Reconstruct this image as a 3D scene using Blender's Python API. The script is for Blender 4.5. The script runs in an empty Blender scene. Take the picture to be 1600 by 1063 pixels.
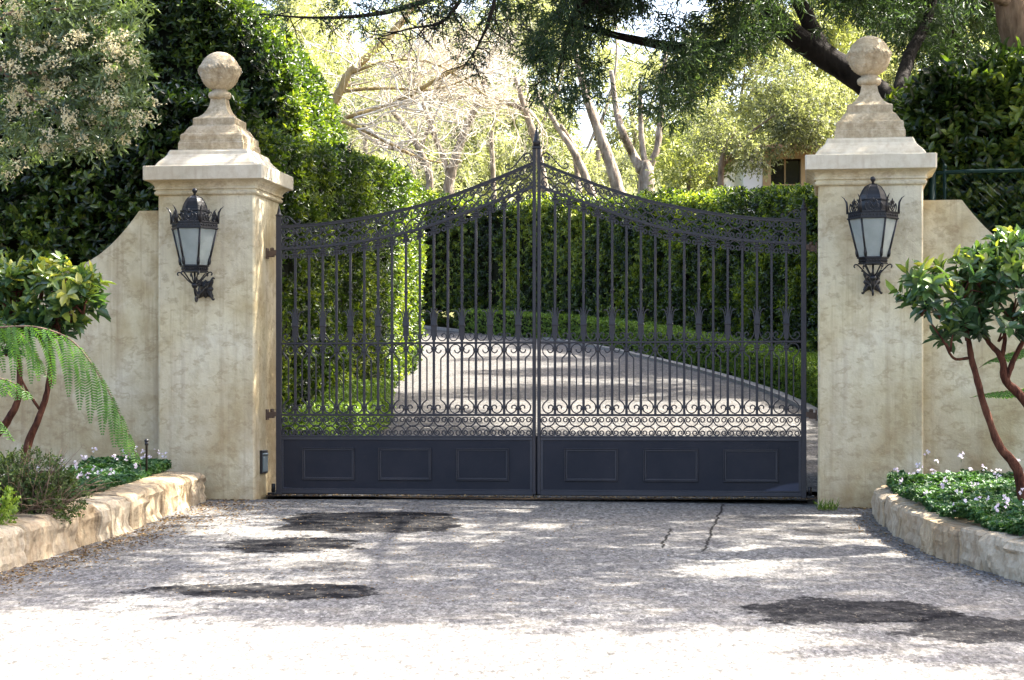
import bpy, math, random
import numpy as np
from mathutils import Vector, Matrix
R = math.radians
random.seed(7); rng = np.random.default_rng(11)
S = bpy.context.scene
COL = S.collection
F = 3271.0            # focal length in photo pixels (1600 wide)
EYE = 0.75; HY = 630.0
# ------------------------------------------------------------------ camera
cam = bpy.data.objects.new('camera', bpy.data.cameras.new('camera')); COL.objects.link(cam)
cam.data.sensor_width = 36; cam.data.lens = F/1600*36
cam.data.shift_y = (HY-531.5)/1600
cam.data.clip_end = 2000; cam.data.clip_start = 0.1
cam.location = (0, 0, EYE); cam.rotation_euler = (R(90), 0, 0)
S.camera = cam
# ------------------------------------------------------------------ light
SUN_AZ = math.atan2(0.95, 0.30)       # clockwise from +Y
SUN_EL = R(50)
w = bpy.data.worlds.new('World'); S.world = w; w.use_nodes = True
nt = w.node_tree; bg = nt.nodes['Background']
sky = nt.nodes.new('ShaderNodeTexSky'); sky.sky_type = 'NISHITA'; sky.sun_disc = False
sky.sun_elevation = SUN_EL; sky.sun_rotation = SUN_AZ
sky.air_density = 0.8; sky.dust_density = 4.5; sky.ozone_density = 0.2
nt.links.new(sky.outputs[0], bg.inputs[0]); bg.inputs[1].default_value = 0.15
sl = bpy.data.lights.new('sun', 'SUN'); sl.energy = 5.0; sl.angle = R(0.55); sl.color = (1, .95, .86)
so = bpy.data.objects.new('sun', sl); COL.objects.link(so)
sv = Vector((math.sin(SUN_AZ)*math.cos(SUN_EL), math.cos(SUN_AZ)*math.cos(SUN_EL), math.sin(SUN_EL)))
so.rotation_euler = sv.to_track_quat('Z', 'Y').to_euler(); so.location = sv*30
S.view_settings.view_transform = 'Standard'; S.view_settings.look = 'None'
S.view_settings.exposure = 2.4; S.view_settings.gamma = 1.0
S.cycles.max_bounces = 7; S.cycles.diffuse_bounces = 3; S.cycles.transparent_max_bounces = 8
S.cycles.use_denoising = True
S.cycles.sample_clamp_indirect = 6
# ------------------------------------------------------------------ helpers
def W(px, py, Y): return np.array([(px-800)/F*Y, Y, EYE+(HY-py)/F*Y])
def V3(*a): return np.array(a, float)
def norm(a): return a/np.maximum(np.linalg.norm(a, axis=-1, keepdims=True), 1e-9)
def put(o, parent=None):
    COL.objects.link(o)
    if parent: o.parent = parent
    return o
def tag(o, label=None, cat=None, group=None, kind=None):
    if label: o['label'] = label
    if cat: o['category'] = cat
    if group: o['group'] = group
    if kind: o['kind'] = kind
    return o
def empty(name, loc=(0,0,0), rz=0.0):
    o = bpy.data.objects.new(name, None); o.location = loc; o.rotation_euler = (0,0,rz); o.empty_display_size = .2
    return put(o)

class MB:
    def __init__(s): s.v = []; s.f = []; s.m = []; s.sm = []
    def add(s, V, Fc, m=0, smooth=False):
        b = len(s.v); s.v += [tuple(map(float, p)) for p in V]
        for f in Fc: s.f.append(tuple(i+b for i in f)); s.m.append(m); s.sm.append(smooth)
    def box(s, a, b, m=0, bev=0.0):
        x0,y0,z0 = a; x1,y1,z1 = b
        if x0 > x1: x0,x1 = x1,x0
        if bev <= 0:
            s.add([(x0,y0,z0),(x1,y0,z0),(x1,y1,z0),(x0,y1,z0),(x0,y0,z1),(x1,y0,z1),(x1,y1,z1),(x0,y1,z1)],
                  [(0,3,2,1),(4,5,6,7),(0,1,5,4),(1,2,6,5),(2,3,7,6),(3,0,4,7)], m); return
        c = bev
        P = []
        for z, i in ((z0,c),(z0+c,0),(z1-c,0),(z1,c)):
            for (x,y) in ((x0+i+c*(i==0),y0+i),(x1-i-c*(i==0),y0+i),(x1-i,y0+i+c*(i==0)),(x1-i,y1-i-c*(i==0)),(x1-i-c*(i==0),y1-i),(x0+i+c*(i==0),y1-i),(x0+i,y1-i-c*(i==0)),(x0+i,y0+i+c*(i==0))):
                P.append((x,y,z))
        Fc = [tuple(range(7,-1,-1)), tuple(range(24,32))]
        for k in range(3):
            for j in range(8): Fc.append((k*8+j, k*8+(j+1)%8, k*8+8+(j+1)%8, k*8+8+j))
        s.add(P, Fc, m)
    def rings(s, rings, m=0, caps=True, smooth=False):
        n = len(rings[0]); P = [p for r in rings for p in r]; Fc = []
        for k in range(len(rings)-1):
            for j in range(n): Fc.append((k*n+j, k*n+(j+1)%n, (k+1)*n+(j+1)%n, (k+1)*n+j))
        if caps: Fc += [tuple(range(n-1,-1,-1)), tuple((len(rings)-1)*n+j for j in range(n))]
        s.add(P, Fc, m, smooth)
    def lathe(s, prof, c=(0,0), n=24, m=0, smooth=True, rot=0.0):
        s.rings([[(c[0]+r*math.cos(rot+2*math.pi*j/n), c[1]+r*math.sin(rot+2*math.pi*j/n), z) for j in range(n)] for r, z in prof], m, True, smooth)
    def sqlathe(s, prof, c=(0,0), m=0):
        s.rings([[(c[0]+sx*h, c[1]+sy*h, z) for sx, sy in ((-1,-1),(1,-1),(1,1),(-1,1))] for h, z in prof], m)
    def tube(s, pts, rad, n=6, m=0, smooth=True, wob=0.0):
        pts = [np.array(p, float) for p in pts]
        if not hasattr(rad, '__len__'): rad = [rad]*len(pts)
        up = None; rings = []
        for i, p in enumerate(pts):
            t = pts[min(i+1, len(pts)-1)]-pts[max(i-1, 0)]; t = t/(np.linalg.norm(t)+1e-9)
            if up is None:
                up = np.cross(t, V3(0,0,1) if abs(t[2]) < .9 else V3(1,0,0)); up /= np.linalg.norm(up)
            up = up-t*np.dot(up, t); up /= (np.linalg.norm(up)+1e-9); sd = np.cross(t, up)
            rr = rad[i]
            rings.append([tuple(p+(up*math.cos(a)+sd*math.sin(a))*rr*(1+wob*random.uniform(-1,1))) for a in [2*math.pi*j/n for j in range(n)]])
        s.rings(rings, m, True, smooth)
    def strip(s, pts, wd, dp, m=0, y=0.0):
        """flat bar swept along a polyline (x,z) in the local xz plane, width wd in plane, depth dp along y"""
        pts = [np.array(p, float) for p in pts]; rings = []
        n = len(pts)
        for i, p in enumerate(pts):
            t = pts[min(i+1, n-1)]-pts[max(i-1, 0)]; t = t/(np.linalg.norm(t)+1e-9)
            q = np.array([-t[1], t[0]])*wd/2
            a, b = p+q, p-q
            rings.append([(a[0], y-dp/2, a[1]), (b[0], y-dp/2, b[1]), (b[0], y+dp/2, b[1]), (a[0], y+dp/2, a[1])])
        s.rings(rings, m)
    def build(s, name, mats, parent=None, mir=False):
        me = bpy.data.meshes.new(name); me.from_pydata(s.v, [], s.f)
        for mt in (mats if isinstance(mats, (list, tuple)) else [mats]): me.materials.append(mt)
        me.polygons.foreach_set('material_index', s.m); me.polygons.foreach_set('use_smooth', s.sm); me.update()
        return put(bpy.data.objects.new(name, me), parent)

def catmull(P, k=5):
    P = [np.array(p, float) for p in P]; Q = [2*P[0]-P[1]]+P+[2*P[-1]-P[-2]]; out = []
    for i in range(1, len(Q)-2):
        a,b,c,d = Q[i-1:i+3]
        for j in range(k):
            t = j/k; out.append(.5*((2*b)+(c-a)*t+(2*a-5*b+4*c-d)*t*t+(3*b-a-3*c+d)*t**3))
    out.append(P[-1]); return out

def sn(P, f, seed):
    r = np.random.default_rng(seed); P = np.asarray(P); v = np.zeros(P.shape[:-1])
    for k in range(6):
        d = norm(r.normal(size=3))*f*(1+.5*k*.6); v = v+np.sin(P@d+r.uniform(0, 6.28)+1.3*np.sin(P@(norm(r.normal(size=3))*f*.7)+k))/(1+.35*k)
    return v/2.2

# ------------------------------------------------------------------ materials
class NT:
    def __init__(s, name):
        s.mat = bpy.data.materials.new(name); s.mat.use_nodes = True; s.t = s.mat.node_tree
        s.b = s.t.nodes['Principled BSDF']; s.out = s.t.nodes['Material Output']
    def n(s, ty, **kw):
        o = s.t.nodes.new('ShaderNode'+ty)
        for k, v in kw.items(): setattr(o, k, v)
        return o
    def l(s, a, b): s.t.links.new(a, b)
    def inp(s, x, sock):
        if hasattr(x, 'is_output') or hasattr(x, 'links'): s.l(x, sock)
        else: sock.default_value = x
    def co(s, kind='Object', scale=None, src=None):
        c = s.n('TexCoord').outputs[kind]
        if scale:
            m = s.n('Mapping'); m.inputs['Scale'].default_value = scale; s.l(c, m.inputs[0]); return m.outputs[0]
        return c
    def noise(s, scale, det=4, rough=.55, co=None, dist=0.0):
        o = s.n('TexNoise'); o.inputs['Scale'].default_value = scale; o.inputs['Detail'].default_value = det
        o.inputs['Roughness'].default_value = rough; o.inputs['Distortion'].default_value = dist
        s.l(co or s.co(), o.inputs['Vector']); return o.outputs['Fac']
    def vor(s, scale, co=None, out='Color', feat='F1'):
        o = s.n('TexVoronoi', feature=feat); o.inputs['Scale'].default_value = scale
        s.l(co or s.co(), o.inputs['Vector']); return o.outputs[out]
    def ramp(s, fac, stops, interp='LINEAR'):
        o = s.n('ValToRGB'); o.color_ramp.interpolation = interp; e = o.color_ramp.elements
        while len(e) < len(stops): e.new(.5)
        for k, (p, c) in enumerate(stops):
            e[k].position = p; e[k].color = (c if len(c) == 4 else (*c, 1)) if hasattr(c, '__len__') else (c, c, c, 1)
        s.l(fac, o.inputs[0]); return o.outputs[0]
    def mix(s, fac, a, b, blend='MIX'):
        o = s.n('MixRGB', blend_type=blend)
        for x, k in ((fac, 0), (a, 1), (b, 2)):
            if hasattr(x, 'links'): s.l(x, o.inputs[k])
            elif k == 0: o.inputs[0].default_value = x
            else: o.inputs[k].default_value = (*x, 1) if len(x) == 3 else x
        return o.outputs[0]
    def math(s, op, a, b=0.0, clamp=False):
        o = s.n('Math', operation=op); o.use_clamp = clamp
        for x, k in ((a, 0), (b, 1)):
            if hasattr(x, 'links'): s.l(x, o.inputs[k])
            else: o.inputs[k].default_value = x
        return o.outputs[0]
    def bump(s, h, strength, dist):
        o = s.n('Bump'); o.inputs['Strength'].default_value = strength; o.inputs['Distance'].default_value = dist
        s.l(h, o.inputs['Height']); s.l(o.outputs[0], s.b.inputs['Normal']); return o
    def set(s, col=None, rough=None, metal=None, spec=None):
        for k, x in (('Base Color', col), ('Roughness', rough), ('Metallic', metal), ('Specular IOR Level', spec)):
            if x is None: continue
            if hasattr(x, 'links'): s.l(x, s.b.inputs[k])
            elif hasattr(x, '__len__'): s.b.inputs[k].default_value = (*x, 1)
            else: s.b.inputs[k].default_value = x
        return s.mat

def leaf_mat(name, stops, rough=.4, spec=.5, trans=.3, tcol=(1.6, 1.7, .6)):
    m = NT(name); a = m.n('Attribute', attribute_name='rnd')
    c = m.ramp(a.outputs['Fac'], stops); m.set(c, rough, spec=spec)
    tr = m.n('BsdfTranslucent'); cc = m.mix(1.0, c, tcol, 'MULTIPLY'); m.l(cc, tr.inputs[0])
    mx = m.n('MixShader'); mx.inputs[0].default_value = trans
    m.l(m.b.outputs[0], mx.inputs[1]); m.l(tr.outputs[0], mx.inputs[2]); m.l(mx.outputs[0], m.out.inputs[0])
    return m.mat

def stucco_mat(name, warm=1.0):
    m = NT(name); co = m.co()
    n1 = m.noise(2.2, 5, .6, co, .6); n2 = m.noise(7, 6, .65, co, .3); n3 = m.noise(60, 3, .6, co)
    base = m.ramp(n1, [(.3, (.50, .395, .215)), (.52, (.65, .56, .355)), (.75, (.74, .665, .465))])
    st = m.ramp(n2, [(.50, 0), (.60, .5), (.72, 1)])
    c = m.mix(m.math('MULTIPLY', st, .50), base, (.31, .22, .115))
    n5b = m.noise(3.0, 6, .7, co, .2); sep = m.n('SeparateXYZ'); m.l(co, sep.inputs[0])
    lo = m.n('MapRange'); lo.inputs[1].default_value = 1.35; lo.inputs[2].default_value = -.1; lo.inputs[3].default_value = 0; lo.inputs[4].default_value = 1
    m.l(sep.outputs[2], lo.inputs[0])
    lof = m.math('MULTIPLY', lo.outputs[0], m.ramp(n5b, [(.35, 1.0), (.62, .30)]))
    c = m.mix(m.math('MULTIPLY', lof, .95*warm), c, (.33, .215, .095))
    sc = m.co(scale=(9, 9, .35)); nv = m.noise(1.8, 5, .65, sc)
    c = m.mix(m.math('MULTIPLY', m.ramp(nv, [(.50, 0), (.68, .85)]), .75), c, (.36, .26, .145))
    n4 = m.noise(1.1, 3, .5, co, .3); c = m.mix(m.ramp(n4, [(.42, 0), (.66, .5)]), c, (.76, .70, .56))
    n5 = m.noise(4.2, 6, .68, co, .3); c = m.mix(m.ramp(n5, [(.50, 0), (.60, .30), (.72, .60)]), c, (.38, .285, .15))
    n6 = m.noise(9, 4, .6, m.co(scale=(1, 1, 1.6)), .2); c = m.mix(m.ramp(n6, [(.54, 0), (.62, .38), (.70, .0)]), c, (.27, .18, .09))
    m.set(c, .85, spec=.25)
    # trowel strokes
    h = m.math('ADD', m.math('MULTIPLY', n2, 1.0), m.math('MULTIPLY', n3, .12))
    m.bump(h, .6, .025); return m.mat
def limestone_mat(name, c0, c1, stain, sc=6.0, bump=.02, low=False):
    m = NT(name); co = m.co(); n1 = m.noise(sc, 7, .65, co, .8); n2 = m.noise(sc*6, 5, .7, co)
    c = m.ramp(n1, [(.3, c0), (.65, c1)])
    if low:
        a = m.n('Attribute', attribute_name='rnd'); c = m.mix(.6, c, m.ramp(a.outputs['Fac'], [(0, (.07,.05,.03)), (.05, (.30,.20,.10)), (.3, (.52,.39,.22)), (.6, (.42,.33,.22)), (1, (.62,.54,.40))]))
    c = m.mix(m.math('MULTIPLY', m.ramp(n2, [(.45, 0), (.7, 1)]), .45), c, stain)
    sv_ = m.noise(2.5, 4, .6, m.co(scale=(8, 8, 1.2)))
    c = m.mix(m.math('MULTIPLY', m.ramp(sv_, [(.5, 0), (.7, 1)]), .4), c, stain)
    m.set(c, .85, spec=.25)
    if low:
        vf = m.vor(13, m.co(scale=(1,1,.6)), 'Distance', 'F1'); m.bump(m.math('ADD', m.math('ADD', m.math('MULTIPLY', vf, 1.3), n1), m.math('MULTIPLY', n2, .6)), .9, .035)
    else: m.bump(m.math('ADD', n1, m.math('MULTIPLY', n2, .5)), .5, bump)
    return m.mat
M_stucco = stucco_mat('stucco')
M_cap = limestone_mat('cap_limestone', (.60,.53,.40), (.74,.67,.53), (.45,.35,.22), 3, .006)
M_fin = limestone_mat('finial_stone', (.36,.28,.17), (.62,.53,.38), (.20,.135,.07), 9, .02)
M_block = limestone_mat('wall_sandstone', (.30,.225,.14), (.55,.47,.35), (.26,.165,.085), 5, .06, True)
def iron_mat(name, c, c2, rough=.45):
    m = NT(name); n1 = m.noise(3, 5, .6); n2 = m.noise(90, 3, .6)
    col = m.mix(m.ramp(n1, [(.4, 0), (.7, .6)]), c, c2); m.set(col, m.ramp(n2, [(.3, rough-.08), (.7, rough+.15)]), spec=.5)
    m.bump(n2, .15, .003); return m.mat
M_iron = iron_mat('painted_iron', (.020,.018,.023), (.040,.031,.030), .48)
m = NT('painted_sheet_iron'); co = m.co(); n1 = m.noise(3, 5, .6, co); n2 = m.noise(14, 4, .6, co)
c = m.mix(m.ramp(n1, [(.4, 0), (.7, .7)]), (.009,.010,.017), (.019,.018,.025)); sep = m.n('SeparateXYZ'); m.l(co, sep.inputs[0])
for (uc, zc, ru, rz) in ((4.27,-.02,.46,.17),(.10,-.03,.42,.11)):      # paler patches in the lower outer corners
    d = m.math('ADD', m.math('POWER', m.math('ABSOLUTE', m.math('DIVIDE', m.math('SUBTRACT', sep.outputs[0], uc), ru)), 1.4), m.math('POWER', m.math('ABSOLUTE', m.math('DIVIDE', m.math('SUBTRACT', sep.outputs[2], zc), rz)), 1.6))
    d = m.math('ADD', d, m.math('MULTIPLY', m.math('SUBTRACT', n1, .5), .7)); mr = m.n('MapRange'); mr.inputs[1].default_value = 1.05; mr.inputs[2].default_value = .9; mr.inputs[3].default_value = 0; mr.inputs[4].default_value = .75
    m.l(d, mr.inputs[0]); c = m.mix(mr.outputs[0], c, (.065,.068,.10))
n3 = m.noise(60, 4, .7, co); c = m.mix(m.ramp(n3, [(.66, 0), (.72, .7)]), c, (.06,.045,.04))
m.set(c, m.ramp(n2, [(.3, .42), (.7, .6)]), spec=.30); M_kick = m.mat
M_black = iron_mat('lantern_iron', (.006,.006,.009), (.014,.011,.010), .38)
M_mould = iron_mat('lighter_iron_moulding', (.020,.020,.028), (.045,.040,.045), .4)  # mouldings a tone lighter than the sheet iron
M_rust = iron_mat('rusty_hinge', (.09,.055,.035), (.14,.09,.06), .7)
m = NT('frosted_glass'); gn = m.noise(9, 5, .65); m.set(m.ramp(gn, [(.35, (.38,.42,.40)), (.65, (.62,.66,.63))]), .22, spec=.7); tr = m.n('BsdfTranslucent'); tr.inputs[0].default_value = (.82,.86,.83,1)
mx = m.n('MixShader'); mx.inputs[0].default_value = .5; m.l(m.b.outputs[0], mx.inputs[1]); m.l(tr.outputs[0], mx.inputs[2]); tp = m.n('BsdfTransparent'); m2 = m.n('MixShader'); m2.inputs[0].default_value = .28; m.l(mx.outputs[0], m2.inputs[1]); m.l(tp.outputs[0], m2.inputs[2]); m.l(m2.outputs[0], m.out.inputs[0]); M_glass = m.mat
m = NT('sensor_glass'); m.set((.22,.27,.27), .2); M_sensor = m.mat
m = NT('green_metal'); m.set((.004,.020,.018), .6, spec=.15); M_green = m.mat

def bark_mat(name, c0, c1, c2, sc=14, bump=.03):
    m = NT(name); co = m.co(scale=(1, 1, .25)); n1 = m.noise(sc, 6, .65, co, .4); n2 = m.noise(sc*.25, 3)
    c = m.ramp(n1, [(.32, c0), (.55, c1), (.75, c2)]); c = m.mix(m.ramp(n2, [(.4, 0), (.65, .5)]), c, c2)
    m.set(c, .9, spec=.2); m.bump(n1, .9, bump); return m.mat
M_bark_dark = bark_mat('dark_bark', (.006,.005,.005), (.020,.016,.014), (.050,.042,.036))
M_bark_brown = bark_mat('brown_bark', (.09,.055,.035), (.22,.15,.10), (.33,.24,.17), 20)
M_bark_pale = bark_mat('pale_bark', (.07,.05,.035), (.24,.19,.14), (.48,.42,.34), 14, .05)
M_bark_red = bark_mat('red_bark', (.018,.006,.004), (.075,.024,.013), (.17,.07,.04), 40, .02)
M_bark_moss = bark_mat('mossy_bark', (.12,.08,.03), (.30,.22,.09), (.42,.34,.18), 10)
M_twig = bark_mat('pale_twig', (.40,.33,.24), (.58,.52,.42), (.70,.64,.54), 10, .005)

M_ficus = leaf_mat('ficus_leaf', [(0, (.006,.014,.005)), (.5, (.028,.056,.012)), (.85, (.115,.165,.028)), (1, (.22,.27,.045))], .34, .5, .36, (2.3,2.2,.6))
M_ficus2 = leaf_mat('broad_ficus_leaf', [(0, (.006,.014,.005)), (.5, (.026,.052,.013)), (.85, (.11,.165,.03)), (1, (.21,.26,.05))], .28, .6, .34, (2.0,2.0,.6))
M_box = leaf_mat('boxwood_leaf', [(0, (.035,.07,.012)), (.5, (.12,.20,.026)), (1, (.26,.35,.05))], .4, .45, .3)
M_oak = leaf_mat('narrow_dark_leaf', [(0, (.022,.042,.024)), (.5, (.060,.100,.050)), (1, (.13,.18,.075))], .38, .5, .40)
M_olive = leaf_mat('olive_leaf', [(0, (.05,.062,.035)), (.5, (.22,.225,.14)), (1, (.54,.53,.40))], .5, .4, .48, (1.4,1.5,.6))
M_yel = leaf_mat('yellow_green_leaf', [(0, (.11,.13,.045)), (.5, (.29,.30,.12)), (1, (.56,.55,.30))], .5, .4, .4, (1.4,1.5,.6))
M_flow = leaf_mat('grey_green_leaf', [(0, (.04,.065,.03)), (.5, (.12,.17,.07)), (1, (.24,.30,.12))], .33, .7, .3, (1.4,1.5,.6))
M_cream = leaf_mat('cream_blossom', [(0, (.72,.60,.34)), (1, (.90,.84,.62))], .7, .2, .45, (1,1,.9))
M_rho = leaf_mat('rhododendron_leaf', [(0, (.025,.055,.028)), (.45, (.055,.11,.045)), (.8, (.12,.18,.04)), (.95, (.25,.31,.055)), (1, (.36,.35,.07))], .25, .7, .22)
M_fern = leaf_mat('fern_leaf', [(0, (.035,.09,.02)), (1, (.11,.22,.045))], .5, .4, .35)
M_ger = leaf_mat('geranium_leaf', [(0, (.02,.055,.022)), (.6, (.05,.12,.04)), (1, (.12,.20,.06))], .5, .4, .25)
M_petal = leaf_mat('white_petal', [(0, (.62,.50,.60)), (1, (.82,.76,.80))], .6, .3, .3, (1,1,1))
M_dry = leaf_mat('fallen_leaf', [(0, (.10,.05,.02)), (.6, (.25,.15,.06)), (1, (.42,.30,.14))], .8, .2, .1, (1,1,1))
M_twiggy = leaf_mat('dusty_leaf', [(0, (.035,.05,.02)), (.6, (.09,.13,.035)), (1, (.22,.25,.06))], .5, .3, .25)
m = NT('hedge_interior'); m.set(m.ramp(m.noise(30, 4), [(.3, (.004,.006,.003)), (.7, (.016,.018,.009))]), .95, spec=.1); M_core = m.mat

# ------------------------------------------------------------------ foliage
def leaf_mesh(name, mats, base, ldir, nrm, L, Wd, rnd, midx=None, parent=None, fold=.12, curl=.10):
    n = len(base); side = norm(np.cross(ldir, nrm)); L = L[:, None]; Wd = Wd[:, None]
    a = base+ldir*L*.32; b = base+ldir*L*.72-nrm*L*curl*.4
    V = np.stack([base, a+side*Wd*.5+nrm*Wd*fold*2, b+side*Wd*.4+nrm*Wd*fold*2, base+ldir*L-nrm*L*curl, b-side*Wd*.4+nrm*Wd*fold*2, a-side*Wd*.5+nrm*Wd*fold*2], 1).reshape(-1, 3).astype(np.float32)
    idx = (np.arange(n)*6)[:, None]+np.array([[0,1,2,3,0,3,4,5]])
    me = bpy.data.meshes.new(name); me.vertices.add(n*6); me.vertices.foreach_set('co', V.ravel())
    me.loops.add(n*8); me.loops.foreach_set('vertex_index', idx.ravel().astype(np.int32))
    me.polygons.add(n*2); me.polygons.foreach_set('loop_start', (np.arange(n*2)*4).astype(np.int32))
    for mt in (mats if isinstance(mats, (list, tuple)) else [mats]): me.materials.append(mt)
    if midx is not None: me.polygons.foreach_set('material_index', np.repeat(midx, 2).astype(np.int32))
    at = me.attributes.new('rnd', 'FLOAT', 'POINT'); at.data.foreach_set('value', np.repeat(np.clip(rnd, 0, 1), 6).astype(np.float32))
    me.update(calc_edges=True)
    return put(bpy.data.objects.new(name, me), parent)

def sprig(P, D, k, slen, L, Wd, phi=60, jit=.25, droop=0.0, tone=None, tipl=.25, lvar=.25):
    """leaves spiralling round many short shoots -> arrays"""
    n = len(P); D = norm(D); h = np.where(np.abs(D[:, 2:3]) < .9, V3(0,0,1)[None], V3(1,0,0)[None])
    e1 = norm(np.cross(D, h)); e2 = np.cross(D, e1)
    j = np.arange(k)[None]; t = (j+.6)/k+rng.uniform(-.1, .1, (n, k)); ang = j*2.4+rng.uniform(0, 6.28, (n, 1))+rng.uniform(-.3, .3, (n, k))
    ph = R(phi)*(1.15-.45*t)
    rad = np.cos(ang)[..., None]*e1[:, None]+np.sin(ang)[..., None]*e2[:, None]
    ld = norm(D[:, None]*np.cos(ph)[..., None]+rad*np.sin(ph)[..., None]+rng.normal(0, jit, (n, k, 3))+V3(0,0,-droop))
    base = P[:, None]+D[:, None]*(slen*t)[..., None]
    nr = norm(D[:, None]+rng.normal(0, jit, (n, k, 3))-ld*np.sum((D[:, None])*ld, -1, keepdims=True))
    nr = norm(nr-ld*np.sum(nr*ld, -1, keepdims=True))
    if tone is None: tone = rng.uniform(.2, .6, n)
    r = tone[:, None]+rng.normal(0, .10, (n, k))+tipl*(t-.5)
    Ls = L*(1+rng.uniform(-lvar, lvar, (n, k))); Ws = Wd*(1+rng.uniform(-lvar, lvar, (n, k)))
    f = lambda x: x.reshape(-1, *x.shape[2:])
    return f(base), f(ld), f(nr), f(Ls), f(Ws), f(r)
def cat(*A): return [np.concatenate(x) for x in zip(*A)]

def sample_mesh(Vv, Fc, dens, cull=True, cullv=-.15):
    Vv = np.asarray(Vv, float); T = []
    for f in Fc:
        for i in range(1, len(f)-1): T.append((f[0], f[i], f[i+1]))
    T = np.array(T); a, b, c = Vv[T[:, 0]], Vv[T[:, 1]], Vv[T[:, 2]]
    cr = np.cross(b-a, c-a); ar = np.linalg.norm(cr, axis=1)/2; N = norm(cr)
    if cull:
        cen = (a+b+c)/3; vd = norm(V3(0, 0, EYE)-cen); ok = np.sum(vd*N, 1) > cullv; ar = ar*ok
    n = int(ar.sum()*dens); i = rng.choice(len(T), n, p=ar/ar.sum())
    u = rng.random((n, 1)); v = rng.random((n, 1)); fl = (u+v) > 1; u = np.where(fl, 1-u, u); v = np.where(fl, 1-v, v)
    return a[i]+(b-a)[i]*u+(c-a)[i]*v, N[i]

def hedge(name, label, Vv, Fc, mat, dens, k, slen, L, Wd, cat_='hedge', group=None, rough=.12, seed=1, tone=(.15,.6), dark=None, nf=2.5, cull=True, up=.5):
    """clipped hedge: a solid twiggy interior + leaf sprigs over its skin"""
    root = empty(name); tag(root, label, cat_, group)
    Vv = np.asarray(Vv, float)
    vn = np.zeros_like(Vv)
    for f in Fc:
        p = Vv[list(f)]; nn = norm(np.cross(p[1]-p[0], p[2]-p[0]) if len(f) > 4 else np.cross(p[2]-p[0], p[3 % len(f)]-p[1]))
        for i in f: vn[i] += nn
    core = MB(); core.add(Vv-norm(vn)*rough*1.9, Fc)
    core.build('hedge_interior', M_core, root)
    P, N = sample_mesh(Vv, Fc, dens, cull)
    dsp = sn(P, nf, seed)*rough*.55+sn(P, nf*3.1, seed+5)*rough*.35
    P = P+N*(dsp[:, None]-rng.uniform(0, rough, (len(P), 1)))
    D = N*1.0+V3(0,0,up)+rng.normal(0, .45, P.shape)
    t = (tone[0]+tone[1])/2+(tone[1]-tone[0])*.5*(sn(P, nf*1.7, seed+9)*.7+rng.uniform(-1, 1, len(P))*.8)
    leaf_mesh('foliage', mat, *sprig(P, D, k, slen, L, Wd, tone=t), parent=root)
    return root
def prism(xy, zb, zt):
    n = len(xy); zb = zb if hasattr(zb, '__len__') else [zb]*n; zt = zt if hasattr(zt, '__len__') else [zt]*n
    V = [(x, y, z) for (x, y), z in zip(xy, zb)]+[(x, y, z) for (x, y), z in zip(xy, zt)]
    return V, [tuple(range(n-1, -1, -1)), tuple(range(n, 2*n))]+[(i, (i+1) % n, n+(i+1) % n, n+i) for i in range(n)]

def blobs_shoots(blobs, dens, seed, thr=-.6, nf=1.5, shell=.55):
    Ps, Ds = [], []
    for (c, r) in blobs:
        r = np.array(r if hasattr(r, '__len__') else (r, r, r), float); n = int(dens*(r[0]*r[1]*r[2])**(2/3)*12)
        d = norm(rng.normal(size=(n, 3))); q = rng.random((n, 1))**(1/3)
        q = np.where(rng.random((n, 1)) < shell, rng.uniform(.8, 1.05, (n, 1)), q)
        p = np.asarray(c)+d*r*q; keep = sn(p, nf, seed) > thr
        Ps.append(p[keep]); Ds.append(d[keep])
    return np.concatenate(Ps), np.concatenate(Ds)

# ------------------------------------------------------------------ ground
def gz(Y): return .045*(Y-16.6) if Y < 16.6 else (.08*(Y-16.6) if Y < 46 else 2.352+.22*(Y-46) if Y < 95 else 13.1)
def struct(name, mb, mat):
    o = mb.build(name, mat); o['kind'] = 'structure'; return o
soil = NT('soil'); sn1 = soil.noise(25, 6, .7)
soil.set(soil.ramp(sn1, [(.3, (.025,.017,.010)), (.6, (.07,.048,.03)), (.8, (.14,.10,.06))]), .95, spec=.1); soil.bump(sn1, .8, .02); M_soil = soil.mat
hillm = NT('hill_cover'); hn = hillm.noise(.8, 6, .7); hillm.set(hillm.ramp(hn, [(.35, (.05,.06,.025)), (.6, (.14,.14,.06)), (.8, (.26,.23,.12))]), .95, spec=.1); M_hill = hillm.mat
mb = MB(); xs = [-400,-60,-20,-8,-4,0,4,8,20,60,400]; ys = [-300,-20,0,8,16.6,20,30,38,46]
for a, b in zip(ys, ys[1:]):
    for c, d in zip(xs, xs[1:]): mb.add([(c,a,gz(a)-.03),(d,a,gz(a)-.03),(d,b,gz(b)-.03),(c,b,gz(b)-.03)], [(0,1,2,3)])
struct('ground', mb, M_soil)
mb = MB(); ys = [46,56,70,95,150,900]; xs = [-400,-60,-30,-10,-4,0,4,10,30,60,400]
def hz(x, y): return gz(y)-.03+(0 if y < 50 else 1.2*math.sin(x*.13+y*.05)+.02*abs(x) if y < 500 else 0)
for a, b in zip(ys, ys[1:]):
    for c, d in zip(xs, xs[1:]): mb.add([(c,a,hz(c,a)),(d,a,hz(d,a)),(d,b,hz(d,b)),(c,b,hz(c,b))], [(0,1,2,3)])
struct('hillside', mb, M_hill)

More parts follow.
